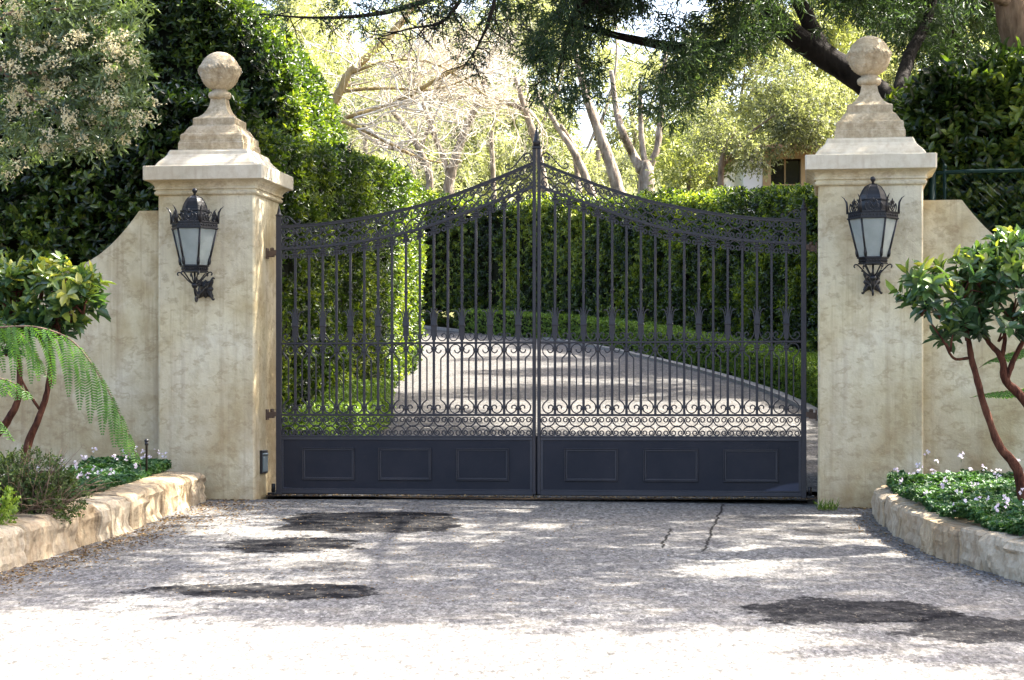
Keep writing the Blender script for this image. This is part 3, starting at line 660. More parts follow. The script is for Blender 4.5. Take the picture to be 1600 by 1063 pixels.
# ------------------------------------------------------------------ lanterns
def lantern(u, y0, zoff, label):
    """hexagonal wall lantern; local origin on its axis, wall at +y"""
    p = local(C0, u, -y0); root = empty('wall_lantern', (p[0], p[1], zoff), -TH); tag(root, label, 'lantern', 'iron wall lanterns on the pillars')
    hexr = lambda r, z: [(r*math.sin(a), -r*math.cos(a), z) for a in [R(30+60*j) for j in range(6)]]
    c6 = lambda r: r/math.cos(R(30))
    A = [R(30+60*j) for j in range(6)]
    # z levels relative: ball top .48; crown band .11-.17 ; glass -.17..+.11 ; band -.22..-.17
    mb = MB()
    def seg(a, b, r): mb.tube([a, b], r, 6)
    gt, gb = .100, -.180; rt, rb = .176, .108
    for a in A:
        seg((rt*math.sin(a), -rt*math.cos(a), gt), (rb*math.sin(a), -rb*math.cos(a), gb), .0085)
        x, y, z = rb*1.05*math.sin(a), -rb*1.05*math.cos(a), gb
        mb.tube([(x,y,z+.005),(x*1.03,y*1.03,z+.03),(x*1.06,y*1.06,z+.06),(x*1.12,y*1.12,z+.085)], [.011,.014,.010,.004], 6)
    mb.rings([hexr(rt+.002, gt-.004), hexr(rt+.014, gt), hexr(rt+.014, gt+.008), hexr(rt+.006, gt+.012), hexr(rt+.006, gt+.040), hexr(rt+.013, gt+.044), hexr(rt+.013, gt+.052), hexr(rt-.01, gt+.056), hexr(rt-.05, gt+.058)])
    mb.rings([hexr(rb-.02, gb-.052), hexr(rb+.001, gb-.050), hexr(rb+.001, gb-.042), hexr(rb-.006, gb-.038), hexr(rb-.002, gb-.012), hexr(rb+.010, gb-.008), hexr(rb+.010, gb), hexr(rb-.006, gb+.004)])
    # punched drops round the bands
    for r_, z_, k_ in ((rt+.007, gt+.026, 7), (rb-.002, gb-.026, 5)):
        for j in range(6):
            p0, p1 = hexr(r_, z_)[j], hexr(r_, z_)[(j+1) % 6]
            for q in range(k_):
                t = (q+.5)/k_; c = np.array(p0)*(1-t)+np.array(p1)*t; mb.lathe([(.001,c[2]-.008),(.006,c[2]-.003),(.006,c[2]+.003),(.001,c[2]+.008)], (c[0], c[1]), 6)
    mb.build('frame', M_black, root)
    for j in range(6):
        i0, i1 = hexr(rt-.004, gt-.004), hexr(rb-.004, gb+.004)
        P = [i0[j], i0[(j+1) % 6], i1[(j+1) % 6], i1[j]]; Q = [(x*.975, y*.975, z) for x, y, z in P]
        g2 = MB(); g2.add(P+Q, [(0,1,2,3),(7,6,5,4),(0,4,5,1),(1,5,6,2),(2,6,7,3),(3,7,4,0)]); g2.build('glass_pane', M_glass, root)
        # little cross bow in front of each pane foot
        g3 = (np.array(i1[j])+np.array(i1[(j+1) % 6]))/2*1.09
    # dome roof
    mb = MB()
    mb.rings([hexr(r, z) for r, z in ((.112,gt+.055),(.110,gt+.10),(.104,gt+.135),(.118,gt+.138),(.118,gt+.146),(.100,gt+.150),(.092,gt+.18),(.078,gt+.21),(.058,gt+.238),(.034,gt+.255),(.014,gt+.262))])
    for a in A:
        mb.tube([(r*math.sin(a), -r*math.cos(a), z) for r, z in ((.112,gt+.06),(.106,gt+.13),(.101,gt+.15),(.093,gt+.18),(.079,gt+.21),(.059,gt+.239),(.02,gt+.262))], .004, 5)
    mb.lathe([(.012,gt+.258),(.009,gt+.275),(.012,gt+.28),(.018,gt+.288),(.021,gt+.298),(.018,gt+.309),(.009,gt+.317)], (0,0), 14)
    mb.build('roof', M_black, root)
    # crown: curved spikes at the corners and scrolls between
    mb = MB()
    for a in A:
        rr = rt+.010
        pr_ = [(rr,gt+.04),(rr+.002,gt+.09),(rr+.006,gt+.125),(rr+.022,gt+.155),(rr+.044,gt+.172)]
        mb.tube([(r*math.sin(a), -r*math.cos(a), z) for r, z in pr_], [.010,.010,.0085,.005,.0015], 6)
    for j in range(6):
        p0, p1 = np.array(hexr(rt+.008, 0)[j]), np.array(hexr(rt+.008, 0)[(j+1) % 6]); ex = (p1-p0)/np.linalg.norm(p1-p0); c = (p0+p1)/2
        sh = [[(0,.052),(.018,.066),(.034,.082),(.030,.102),(.014,.098),(.010,.084)], [(.046,.052),(.060,.075),(.060,.100),(.050,.112),(.044,.100)], [(0,.075),(.012,.095),(.026,.118),(.016,.128),(.002,.112)]]
        for L_ in sh:
            for s_ in (-1, 1):
                mb.tube([c+ex*s_*x+V3(0,0,gt+z) for x, z in catmull(L_, 3)], .0042, 5)
        mb.lathe([(.001,gt+.118),(.007,gt+.126),(.006,gt+.136),(.001,gt+.15)], (c[0], c[1]), 6)
    mb.build('crown', M_black, root)
    # candle holder inside
    mb = MB(); mb.lathe([(.024,gb),(.024,gb+.02),(.011,gb+.025),(.011,gb+.11),(.016,gb+.12),(.013,gb+.15),(.004,gb+.175)], (0,0), 12); mb.build('candle', M_petal, root)
    # cage arms and wall bracket
    mb = MB(); zb_ = gb-.050
    for a in A:
        pr_ = catmull([(rb+.022,zb_-.026),(rb+.030,zb_-.016),(rb+.024,zb_-.004),(rb+.006,zb_-.004),(rb-.022,zb_-.03),(rb-.056,zb_-.066),(.022,zb_-.088)], 4)
        mb.tube([(r*math.sin(a), -r*math.cos(a), z) for r, z in pr_], .0055, 6)
    mb.tube([(0,0,zb_),(0,0,zb_-.10)], .008, 8)
    mb.lathe([(.004,zb_-.128),(.018,zb_-.120),(.026,zb_-.104),(.024,zb_-.088),(.012,zb_-.078)], (0,0), 14)
    mb.tube(catmull([(0,0,zb_-.11),(0,.01,zb_-.15),(0,.05,zb_-.185),(0,.10,zb_-.175),(0,.13,zb_-.13),(0,.18,zb_-.11),(0,y0-.012,zb_-.12)], 5), .011, 8)
    mb.tube(catmull([(0,.04,zb_-.18),(0,.02,zb_-.205),(0,.04,zb_-.225),(0,.07,zb_-.21),(0,.065,zb_-.19)], 4), .008, 6)
    for s_ in (-1, 1):
        mb.tube(catmull([(0,.10,zb_-.17),(s_*.03,.13,zb_-.13),(s_*.05,.17,zb_-.10),(s_*.035,.20,zb_-.08),(s_*.02,.18,zb_-.10)], 4), .007, 6)
    mb.build('bracket_arm', M_black, root)
    mb = MB(); zc = zb_-.115; n = 40; rr = []
    for k, (sc_, yy) in enumerate(((1.0,-.002),(1.03,-.010),(.97,-.018),(.72,-.026),(.45,-.032),(.05,-.034))):
        ring = []
        for j in range(n):
            a = 2*math.pi*j/n; r = (.064+.012*math.cos(4*a+math.pi)+.010*math.cos(8*a))*sc_
            ring.append((r*1.02*math.cos(a), y0+yy, zc+r*1.15*math.sin(a)))
        rr.append(ring[::-1])
    mb.rings(rr, 0, True, False)
    for s_ in (-1, 1):
        for t_ in (-1, 1):
            mb.tube(catmull([(s_*.03,y0-.03,zc+t_*.02),(s_*.05,y0-.04,zc+t_*.055),(s_*.066,y0-.035,zc+t_*.085),(s_*.075,y0-.02,zc+t_*.078)], 3), [.012]*4+[.008]*5+[.005], 6)
    mb.build('backplate', M_black, root)
    return root
LZ = EYE+(HY-402.7)*.00472+.180
lantern(-.39, .30, LZ-.012, 'black iron lantern with pale frosted panes on the front of the left pillar')
lantern(4.371+.40, .30, LZ, 'black iron lantern on the front of the right pillar, right-hand panes bright')

# ------------------------------------------------------------------ stone retaining walls and beds
def stone_wall(path, thick, h, label, seed, side, name='stone_retaining_wall'):
    random.seed(seed); rs = np.random.RandomState(seed)
    C = catmull(path, 12); d = [0]
    for a, b in zip(C, C[1:]): d.append(d[-1]+float(np.linalg.norm(b-a)))
    tot = d[-1]; root = empty(name, (C[0][0], C[0][1], 0)); tag(root, label, 'stone wall'); tones = []
    def at(s):
        i = min(max(np.searchsorted(d, s)-1, 0), len(C)-2); t = (s-d[i])/(d[i+1]-d[i]+1e-9); p = C[i]*(1-t)+C[i+1]*t; q = norm(C[i+1]-C[i]); return p, np.array([q[1], -q[0]])*side
    mb = MB(); s = 0; o = np.array([C[0][0], C[0][1]])
    # continuous split-face wall: fine grid with rough, faceted displacement; joints as notches
    joints = []; 
    while s < tot: s += random.uniform(.20, .50); joints.append(s)
    n = int(tot/.013); prof = [(0,-.18),(0,-.08),(0,0),(0,.04),(0,.08),(0,.12),(0,.16),(0,.19),(.006,.215),(.02,.232),(.05,.24),(.10,.243),(.16,.243),(.22,.243),(.27,.24),(.30,.235),(.30,.1),(.30,-.18)]
    rings = []
    for i in range(n+1):
        ss = tot*i/n; p, q = at(ss); k = next((j for j, x in enumerate(joints) if x > ss), len(joints)-1)
        jd = min(abs(ss-x) for x in joints); notch = max(0, 1-jd/.014)
        kk = rs.RandomState(k) if False else np.random.RandomState(seed*100+k); off = kk.uniform(-.016, .016); hh = kk.uniform(-.010, .010)
        endf = min(1, ss/.06); r = []
        for (b, z) in prof:
            zz = z*h/.243 if z > 0 else z; P3 = np.array([[ss*1.0, zz*1.5, b]])
            f1 = abs(float(sn(P3, 11, seed+k)[0])); f2 = float(sn(P3, 34, seed+2)[0]); f3 = float(sn(P3, 5, seed+3+k)[0])
            face = 1 if b < .03 else 0
            tl_ = kk.uniform(-.9,.9); tl2_ = kk.uniform(-1,1); disp = (off+.016*f1+.009*f2+.006*f3+tl_*.05*(zz-.12)+tl2_*(ss-joints[k])*.035) if face else 0
            dz = (hh+.004*f2+.006*f3) if z > .2 else 0
            bb = b*thick/.30-disp+notch*.026*face
            dzz = dz-(notch*.007 if z > .18 else 0)
            x, y = p-q*0+(-q)*(bb if True else 0)
            r.append((x-o[0], y-o[1], gz(y)*1.0+zz*(.85+.15*endf)+dzz))
        rings.append(r if side > 0 else r[::-1]); tones += [0.0 if jd < .008 else .08+.9*kk.uniform(0, 1)]*len(r)
    mb.rings(rings, 0, True, False); o_ = mb.build('stonework', M_block, root); at_ = o_.data.attributes.new('rnd', 'FLOAT', 'POINT'); at_.data.foreach_set('value', np.array(tones, np.float32)); return root
Lpath = [(-2.40,16.28),(-2.46,15.6),(-2.60,13.98),(-2.77,12.78),(-2.93,11.9),(-3.25,10.2),(-3.9,7.5)]
Rpath = [(2.70,15.35),(2.585,14.9),(2.545,14.2),(2.535,13.16),(2.655,12.1),(2.82,11.4),(3.3,10.1),(4.4,8.2)]
stone_wall(Lpath, .46, .245, 'low rough sandstone retaining wall curbing the fern bed on the left', 5, -1)
stone_wall(Rpath, .27, .215, 'low rough stone retaining wall curving round the flower bed on the right', 8, 1)
mb = MB(); lp = catmull(Lpath, 4)
for a, b in zip(lp, lp[1:]): mb.add([(a[0]-.14,a[1],gz(a[1])+.20),(b[0]-.14,b[1],gz(b[1])+.20),(-9,b[1],gz(b[1])+.24),(-9,a[1],gz(a[1])+.24)], [(0,1,2,3)])
mb.add([(-2.5,16.3,.20),(-9,16.3,.24),(-9,19,.24),(-2.9,17.0,.20)], [(0,3,2,1)]); struct('left_bed_soil', mb, M_soil)
mb = MB(); rp = catmull(Rpath, 4)
for a, b in zip(rp, rp[1:]): mb.add([(a[0]+.10,a[1],gz(a[1])+.17),(b[0]+.10,b[1],gz(b[1])+.17),(9,b[1],gz(b[1])+.22),(9,a[1],gz(a[1])+.22)], [(0,1,2,3)])
mb.add([(2.8,15.3,.13),(9,15.3,.2),(9,17,.2),(2.95,15.9,.13)], [(0,1,2,3)]); struct('right_bed_soil', mb, M_soil)

# ------------------------------------------------------------------ hedges
# behind the left wall, facing the road
V, Fc = prism([(-2.45,18.25),(-2.45,20.0),(-8,20.9),(-8,18.95)], .0, 3.42)
hedge('clipped_hedge', 'tall dark clipped hedge directly behind the left stucco wall', V, Fc, M_ficus2, 330, 9, .10, .078, .036, rough=.16, seed=3, tone=(.10,.78), group=None)
# along the left of the inner drive
xy = [(-2.42,18.3),(-2.02,23.5),(-1.62,29),(-1.62,36.5),(-3.2,36.8),(-3.6,27),(-4.0,20)]
zt_ = [3.14,3.56,4.02,4.5,4.5,3.9,3.3]
V, Fc = prism(xy, [0,.4,.9,1.4,1.4,.8,.2], zt_)
hedge('clipped_hedge', 'long clipped hedge on the left edge of the inner drive, its far end bright', V, Fc, M_ficus, 190, 9, .085, .062, .026, rough=.13, seed=8, tone=(.15,.85))
# high rounded one behind
pf = [(-9.5,7.2),(-5.2,7.1),(-4.35,6.75),(-3.75,6.2),(-3.3,5.55),(-3.0,4.9),(-2.85,4.0),(-2.8,1.0),(-9.5,1.0)]
Vf = [(x, 28.5, z) for x, z in pf]+[(x*1.12-.0+.55, 34, z+.5) for x, z in pf]; n = len(pf)
Fc = [tuple(range(n-1,-1,-1)), tuple(range(n, 2*n))]+[(i, (i+1) % n, n+(i+1) % n, n+i) for i in range(n)]
cen = np.mean(Vf, axis=0)
def orient(V, Fc):
    V = np.asarray(V, float); c = V.mean(0); out = []
    for f in Fc:
        p = V[list(f)]; nn = np.cross(p[1]-p[0], p[2]-p[1]); out.append(f if np.dot(nn, p.mean(0)-c) > 0 else f[::-1])
    return out
hedge('clipped_hedge', 'very tall round-shouldered hedge rising behind the left ball finial', Vf, orient(Vf, Fc), M_ficus, 175, 9, .11, .085, .036, rough=.16, seed=12, tone=(.15,.75), nf=1.6)
# (far hedge is built after the ribbon helper)
# hedge behind right wall
V, Fc = prism([(3.22,16.75),(9,15.95),(9,17.9),(3.4,18.5)], 0, 3.36)
hedge('clipped_hedge', 'broad-leaved hedge behind the chain-link fence on the right, its top in the sun', V, Fc, M_ficus2, 380, 9, .13, .095, .043, rough=.24, seed=23, tone=(.15,.8), nf=3.2)
# box edgings
def ribbon(path, wd, h, zo=0):
    C = catmull(path, 4); Vv = []; Fc = []
    for i, p in enumerate(C):
        t = norm(C[min(i+1, len(C)-1)]-C[max(i-1, 0)]); q = np.array([t[1], -t[0]])*wd/2
        a, b = p-q, p+q; z = gz(p[1]); Vv += [(a[0],a[1],z-.02),(a[0],a[1],z+h),(b[0],b[1],z+h),(b[0],b[1],z-.02)]
    n = len(C)
    for i in range(n-1):
        a, b = i*4, i*4+4; Fc += [(a+1,a,b,b+1)[::-1], (a+2,a+1,b+1,b+2)[::-1], (a+3,a+2,b+2,b+3)[::-1]]
    Fc += [(0,1,2,3), ((n-1)*4+3,(n-1)*4+2,(n-1)*4+1,(n-1)*4)]
    return Vv, Fc
def ribbon_hedge(name, label, path, wd, h, dens, L, seed, tone=(.2,.8)):
    V, Fc = ribbon(path, wd, h); V = np.array(V); cidx = np.arange(len(V))//4
    # check orientation against the local centre
    F2 = []
    for f in Fc:
        p = V[list(f)]; ids = set(cidx[list(f)]); c = V[[i for i in range(len(V)) if cidx[i] in ids]].mean(0)
        if len(ids) == 1: c = V.mean(0)
        nn = np.cross(p[1]-p[0], p[2]-p[1]); F2.append(f if np.dot(nn, p.mean(0)-c) > 0 else f[::-1])
    root = empty(name); tag(root, label, 'hedge'); core = MB()
    cc = np.repeat(V.reshape(-1, 4, 3).mean(1), 4, axis=0); core.add(V+(cc-V)*.14, F2); core.build('hedge_interior', M_core, root)
    P, N = sample_mesh(V, F2, dens, True, -.3)
    P = P+N*(sn(P, 6, seed)*.02-rng.uniform(0, .05, len(P)))[:, None]
    t = (tone[0]+tone[1])/2+(tone[1]-tone[0])*.5*rng.uniform(-1, 1, len(P))
    leaf_mesh('foliage', M_box, *sprig(P, N+V3(0,0,.4)+rng.normal(0,.4,P.shape), 7, .045, L, L*.5, tone=t), parent=root); return root
V, Fc = ribbon([(6.3,21.5),(6.2,25),(5.8,29),(4.6,35),(2.7,41.6),(-.2,46.0),(-3.4,47.6),(-9,49.5)], 1.5, 2.72)
V = np.array(V); F2 = []
for f in Fc:
    p = V[list(f)]; ids = sorted(set(i//4 for i in f)); c = np.mean([V[i*4:i*4+4].mean(0) for i in ids], 0)
    if len(ids) == 1: c = V[ids[0]*4+(4 if ids[0] == 0 else -4):][:4].mean(0)
    nn = np.cross(p[1]-p[0], p[2]-p[1]); F2.append(f if np.dot(nn, p.mean(0)-c) > 0 else f[::-1])
root = empty('clipped_hedge'); tag(root, 'tall clipped hedge curving round the right side and far end of the inner drive', 'hedge')
core = MB(); cc = np.repeat(V.reshape(-1, 4, 3).mean(1), 4, axis=0); core.add(V+norm(cc-V)*.32, F2); core.build('hedge_interior', M_core, root)
P, N = sample_mesh(V, F2, 230, True, -.1)
P = P+N*(sn(P, 2.2, 17)*.12+sn(P, 7, 18)*.05-rng.uniform(0, .18, len(P)))[:, None]
tt = .55+.28*sn(P, 3, 19)+rng.uniform(-.32, .36, len(P))
leaf_mesh('foliage', M_ficus, *sprig(P, N+V3(0,0,.5)+rng.normal(0,.5,P.shape), 8, .11, .075, .032, tone=tt), parent=root)
ribbon_hedge('box_edging', 'low box hedge lining the right side of the inner drive', [(3.95,21),(3.98,25),(3.72,29),(2.95,34.4),(1.5,40.6),(-.9,45.0)], .55, .46, 420, .034, 31)
ribbon_hedge('box_edging', 'low box hedge at the left foot of the inner drive, just behind the gate', [(-1.98,18.6),(-1.72,21.6),(-1.72,24.5)], .62, .36, 560, .030, 33)

# ------------------------------------------------------------------ trees
def trunk_mesh(limbs, mat, parent, n=9, wob=.06, name='trunk'):
    mb = MB()
    for pts, rad in limbs:
        C = catmull(pts, 5); r = np.interp(np.linspace(0, 1, len(C)), np.linspace(0, 1, len(rad)), rad)
        mb.tube(C, list(r), n, 0, True, wob)
    return mb.build(name, mat, parent)
def twigs(mb, p, d, L, r, depth, spread=.6, k=3, grav=0.0, seg=5, bend=.25):
    pts = [np.array(p, float)]; dd = norm(np.array(d, float))
    for i in range(seg):
        dd = norm(dd+np.random.normal(0, bend/2, 3)+V3(0,0,-grav)); pts.append(pts[-1]+dd*L/seg)
    mb.tube(pts, list(np.linspace(r, r*.45, len(pts))), 5 if r > .02 else 4, 0, True)
    if depth > 0:
        for j in range(k):
            i = random.randint(2, seg); q = norm(dd+np.random.normal(0, spread, 3)); twigs(mb, pts[i], q, L*random.uniform(.5, .8), r*.5, depth-1, spread, k, grav, seg, bend)
np.random.seed(5)
# big overhanging tree: dark limb crossing behind the right finial
t = empty('evergreen_tree', (3.9, 19.6, 0)); tag(t, 'overhanging dark evergreen tree whose black limb passes behind the right ball finial', 'tree')
def rel(ps, o): return [np.array(p)-np.array(o) for p in ps]
o_ = (3.9, 19.6, 0); Yt = 19.4
limbs = [
 (rel([(3.95,19.6,.0),W(1440,230,Yt),W(1400,170,Yt),W(1345,125,Yt),W(1290,88,Yt),W(1240,55,Yt),W(1208,25,Yt),W(1195,-20,Yt),W(1170,-90,Yt-.3)], o_), [.20,.15,.13,.12,.115,.11,.10,.08,.05]),
 (rel([W(1290,88,Yt),W(1272,55,Yt+.1),W(1258,20,Yt+.1),W(1240,-30,Yt+.1),W(1260,-120,Yt)], o_), [.10,.085,.075,.065,.04]),
 (rel([W(1228,40,Yt),W(1185,48,Yt),W(1150,65,Yt-.1),W(1100,78,Yt-.2),W(1030,70,Yt-.3),W(940,50,Yt-.4),W(860,30,Yt-.5)], o_), [.10,.085,.07,.06,.045,.03,.015]),
 (rel([W(1195,-10,Yt),W(1100,-60,Yt-1),W(960,-60,Yt-1.8),W(800,-40,Yt-2.0),W(700,-10,Yt-2),W(600,20,Yt-2),W(500,28,Yt-2),W(405,22,Yt-2)], o_), [.06,.05,.042,.034,.026,.02,.012,.005]),
 (rel([W(780,-30,Yt-2),W(765,30,Yt-2),W(745,75,Yt-2),W(728,100,Yt-2)], o_), [.018,.014,.009,.004]),
 (rel([W(720,0,Yt-2),W(690,35,Yt-2),W(640,45,Yt-2),W(590,60,Yt-2)], o_), [.018,.013,.008,.004]),
 (rel([W(1400,170,Yt),W(1420,90,Yt+.6),W(1450,30,Yt+1),W(1470,-60,Yt+1)], o_), [.08,.06,.05,.03]),
 (rel([W(960,-60,Yt-1.8),W(900,20,Yt-1),W(880,80,Yt-.8),W(870,130,Yt-.8)], o_), [.05,.035,.02,.008]),
]
trunk_mesh(limbs, M_bark_dark, t)
mb = MB(); random.seed(12); np.random.seed(12)
for li, (pts, rad) in enumerate(limbs):
    if li in (0, 6): continue
    C = catmull(pts, 4)
    for q in C[2:]:
        for _ in range(2 if li in (3, 4, 5) else 1): twigs(mb, q, (random.uniform(-1,1), random.uniform(-.6,.6), random.uniform(-1,.4)), random.uniform(.10,.30), .006, 2, .6, 3, .06, 5, .4)
mb.build('twigs', M_bark_dark, t)
def pb(px, py, Y, rp, ry=None): 
    r = rp/F*Y; return (W(px, py, Y)-np.array(o_), (r, (ry or 1.0)*r, r*.8))
main = []; ro = np.random.RandomState(17)
edge = [(735,20),(760,70),(790,110),(830,150),(880,190),(930,175),(970,170),(1000,185),(1050,200),(1085,175),(1110,140),(1150,110),(1190,90),(1240,80),(1290,60),(1330,20)]
for q in range(120):
    x = ro.uniform(735, 1300); lo = np.interp(x, [e[0] for e in edge], [e[1] for e in edge])
    y = ro.uniform(-60, lo-14); rr_ = ro.uniform(18, 40)*(1 if y < lo-40 else .6)
    if x > 1180 and ro.uniform() < .45: continue
    main.append(pb(x, y, ro.uniform(18.0, 19.3), rr_))
main += [pb(*a) for a in ((1350,-15,20.6,60),(1400,30,20.6,55),(1455,70,20.4,55),(1500,20,20.6,75),(1545,70,20.4,50),(1470,115,20.4,30),(1420,95,20.5,30),(1560,110,20.4,30),(1300,-30,20.4,50))]
P, D = blobs_shoots(main, 140, 41, -.22, 5.0, .3)
D = D*.6+V3(0,0,-.25)+rng.normal(0,.5,P.shape)
tone = .40+.28*sn(P, 2.2, 5)+rng.uniform(-.15, .2, len(P))
A1 = sprig(P, D, 9, .13, .075, .011, 50, .3, .25, tone)
sparse = [pb(*a) for a in ((450,22,17.4,32),(520,30,17.4,20),(585,18,17.4,46),(610,55,17.4,26),(650,5,17.4,40),(700,40,17.4,26),(735,85,17.4,24),(745,110,17.4,14),(690,5,17.4,40),(540,0,17.4,30),(765,40,17.4,24),(460,60,17.4,12),(430,8,17.4,20))]
P, D = blobs_shoots(sparse, 260, 44, -.15, 8.0, .3)
A2 = sprig(P, D+rng.normal(0,.5,P.shape), 8, .10, .035, .010, 55, .3, .1, rng.uniform(0, .25, len(P)))
leaf_mesh('crown', M_oak, *cat(A1, A2), parent=t)
# second tree, trunk at the right edge of the picture, its unseen crown laid out to shade forecourt and hedges
o2 = (4.25, 17.9, 0); t = empty('shade_tree', o2); tag(t, 'brown-barked tree trunk leaning in at the top right corner behind the hedge', 'tree'); o_ = o2
limbs = [(rel([(4.75,17.9,0),W(1660,300,17.9),W(1625,130,17.9),W(1592,60,17.9),W(1580,0,17.9),W(1565,-80,17.9),W(1500,-260,17.4),(2.0,16.0,7.0)], o2), [.22,.19,.165,.15,.15,.11,.06,.02]),
         (rel([W(1565,-80,17.9),(4.8,17.5,5.6),(6.2,16.8,7.0)], o2), [.11,.09,.04]), (rel([W(1500,-260,17.4),(4.6,14.5,6.6),(5.4,12.5,7.2)], o2), [.05,.035,.015]),
         (rel([W(1500,-260,17.4),(2.2,18.4,6.6),(.5,19.5,7.2)], o2), [.08,.06,.03]),
         (rel([W(1582,5,17.9),W(1545,-8,17.6),W(1500,-20,17.5),W(1440,-60,17.3)], o2), [.06,.045,.035,.02])]
trunk_mesh(limbs, M_bark_brown, t, 12, .05)
def wb(x, y, z, r): return (V3(x, y, z)-np.array(o2), (r, r, r*.55))
can = []
rc = np.random.RandomState(21)
for ix in range(8):
    for iy in range(13):
        x = -.4+ix*1.25+rc.uniform(-.4, .4); y = 12.2+iy*1.35+rc.uniform(-.4, .4)+(1.0-.28*x if iy == 0 and x < 4 else 0)
        if y > 23.5 and x > 4.2: continue
        if x > 6.1 and 13.6 < y < 19 and rc.uniform() < .75: continue
        z = 6.0+rc.uniform(-.6, .8)
        if z < EYE+HY/F*y+1.1: z = EYE+HY/F*y+1.2
        can.append(wb(x, y, z, rc.uniform(.6, 1.0)))
        if y > 18 and x < 4: can.append(wb(x+rc.uniform(-.7,.7), y+rc.uniform(-.7,.7), z+.7, .8))
for (x, y, z, q) in ((7.1,11.3,6.2,.7),(8.1,10.7,6.2,.8),(7.7,12.3,6.1,.7),(8.7,11.8,6.2,.7),(8.9,10.0,6.2,.6),(4.3,12.1,6.1,.4)): can.append(wb(x, y, z, q))  # out-of-view leaf clumps added to shade the foreground
P, D = blobs_shoots(can, 44, 51, -.75, 1.9, .3)
leaf_mesh('crown', M_oak, *sprig(P, D+rng.normal(0,.5,P.shape), 9, .22, .12, .03, 55, .3, .2), parent=t)

# dark tree standing behind the right-hand hedge
o3 = (8.4, 34.5, gz(34.5)); t = empty('evergreen_tree', o3); tag(t, 'dense dark evergreen behind the right ball finial, farther off than the overhanging one', 'tree'); o_ = o3
trunk_mesh([(rel([(8.4,34.5,gz(34.5)-.1),(8.3,34.5,4),(8.0,34.3,6.5),(7.6,34,9)], o_), [.22,.18,.14,.06]), (rel([(8.2,34.5,5),(7,33.5,6.8),(6.2,33,8)], o_), [.12,.08,.03]), (rel([(8.2,34.5,5),(9.3,35,6.6),(10,35,8)], o_), [.12,.08,.03])], M_bark_dark, t)
b3 = []
r3 = np.random.RandomState(9)
for q in range(34):
    x, y = r3.uniform(5.6, 10.5), r3.uniform(28.5, 38.5); z = 7.6+r3.uniform(-.9,1.6)
    b3.append((V3(x, y, z)-np.array(o_), (r3.uniform(.7,1.1),)*2+(.6,)))
P, D = blobs_shoots(b3, 40, 91, -.5, 1.6, .4)
leaf_mesh('crown', M_oak, *sprig(P, D+rng.normal(0,.5,P.shape)-V3(0,0,.3), 9, .25, .14, .03, 50, .3, .3), parent=t)

# flowering tree, top left
o_ = (-5.2, 16.0, 0); t = empty('flowering_tree', o_); tag(t, 'grey-green tree with cream blossom clusters overhanging the wall at top left', 'tree')
limbs = [(rel([(-5.2,16.2,0),(-5.0,16.1,1.6),(-4.7,16.0,2.9),(-4.3,15.9,3.4)], o_), [.12,.10,.08,.05]),
         (rel([(-4.7,16,2.9),W(-60,125,15.7),W(0,106,15.6),W(45,112,15.6),W(90,130,15.6)], o_), [.05,.03,.022,.018,.008]),
         (rel([(-4.6,16,3.1),W(-30,40,15.7),W(60,20,15.6),W(150,10,15.5)], o_), [.05,.03,.02,.008]),
         (rel([W(0,106,15.6),W(60,160,15.6),W(130,190,15.5),W(190,200,15.4)], o_), [.02,.014,.01,.005])]
trunk_mesh(limbs, M_bark_brown, t)
def pbo(px, py, Y, rp): r = rp/F*Y; return (W(px, py, Y)-np.array(o_), (r, r*.9, r*.8))
fl = [pbo(*a) for a in ((20,40,15.7,70),(90,20,15.5,70),(160,30,15.5,50),(60,110,15.5,60),(130,100,15.4,60),(185,110,15.3,40),(30,170,15.7,40),(100,180,15.4,50),(160,190,15.3,45),(205,170,15.2,28),(190,75,15.4,30),(20,250,15.9,30),(130,225,15.4,25),(60,230,15.6,24),(200,20,15.6,30))]
P, D = blobs_shoots(fl, 210, 61, -.75, 4.0, .5)
A = sprig(P, D+V3(0,0,.1)+rng.normal(0,.5,P.shape), 7, .09, .062, .018, 50, .3, .1, .45+.25*sn(P, 4, 3)+rng.uniform(-.2,.2,len(P)))
leaf_mesh('crown', M_flow, *A, parent=t)
P, D = blobs_shoots(fl, 36, 62, -.05, 5.0, .95); k_ = D[:, 1] < .1; P = P[k_]+D[k_]*V3(.04,.10,.03); D = np.zeros_like(P)+V3(.5,-.4,.2)
fp = np.repeat(P, 40, 0)+rng.normal(0, 1, (len(P)*40, 3))*V3(.034,.026,.026)
A = sprig(fp, rng.normal(0,1,fp.shape), 3, .004, .014, .010, 60, .4, 0, rng.uniform(.2, 1, len(fp)))
leaf_mesh('blossoms', M_cream, *A, parent=t)

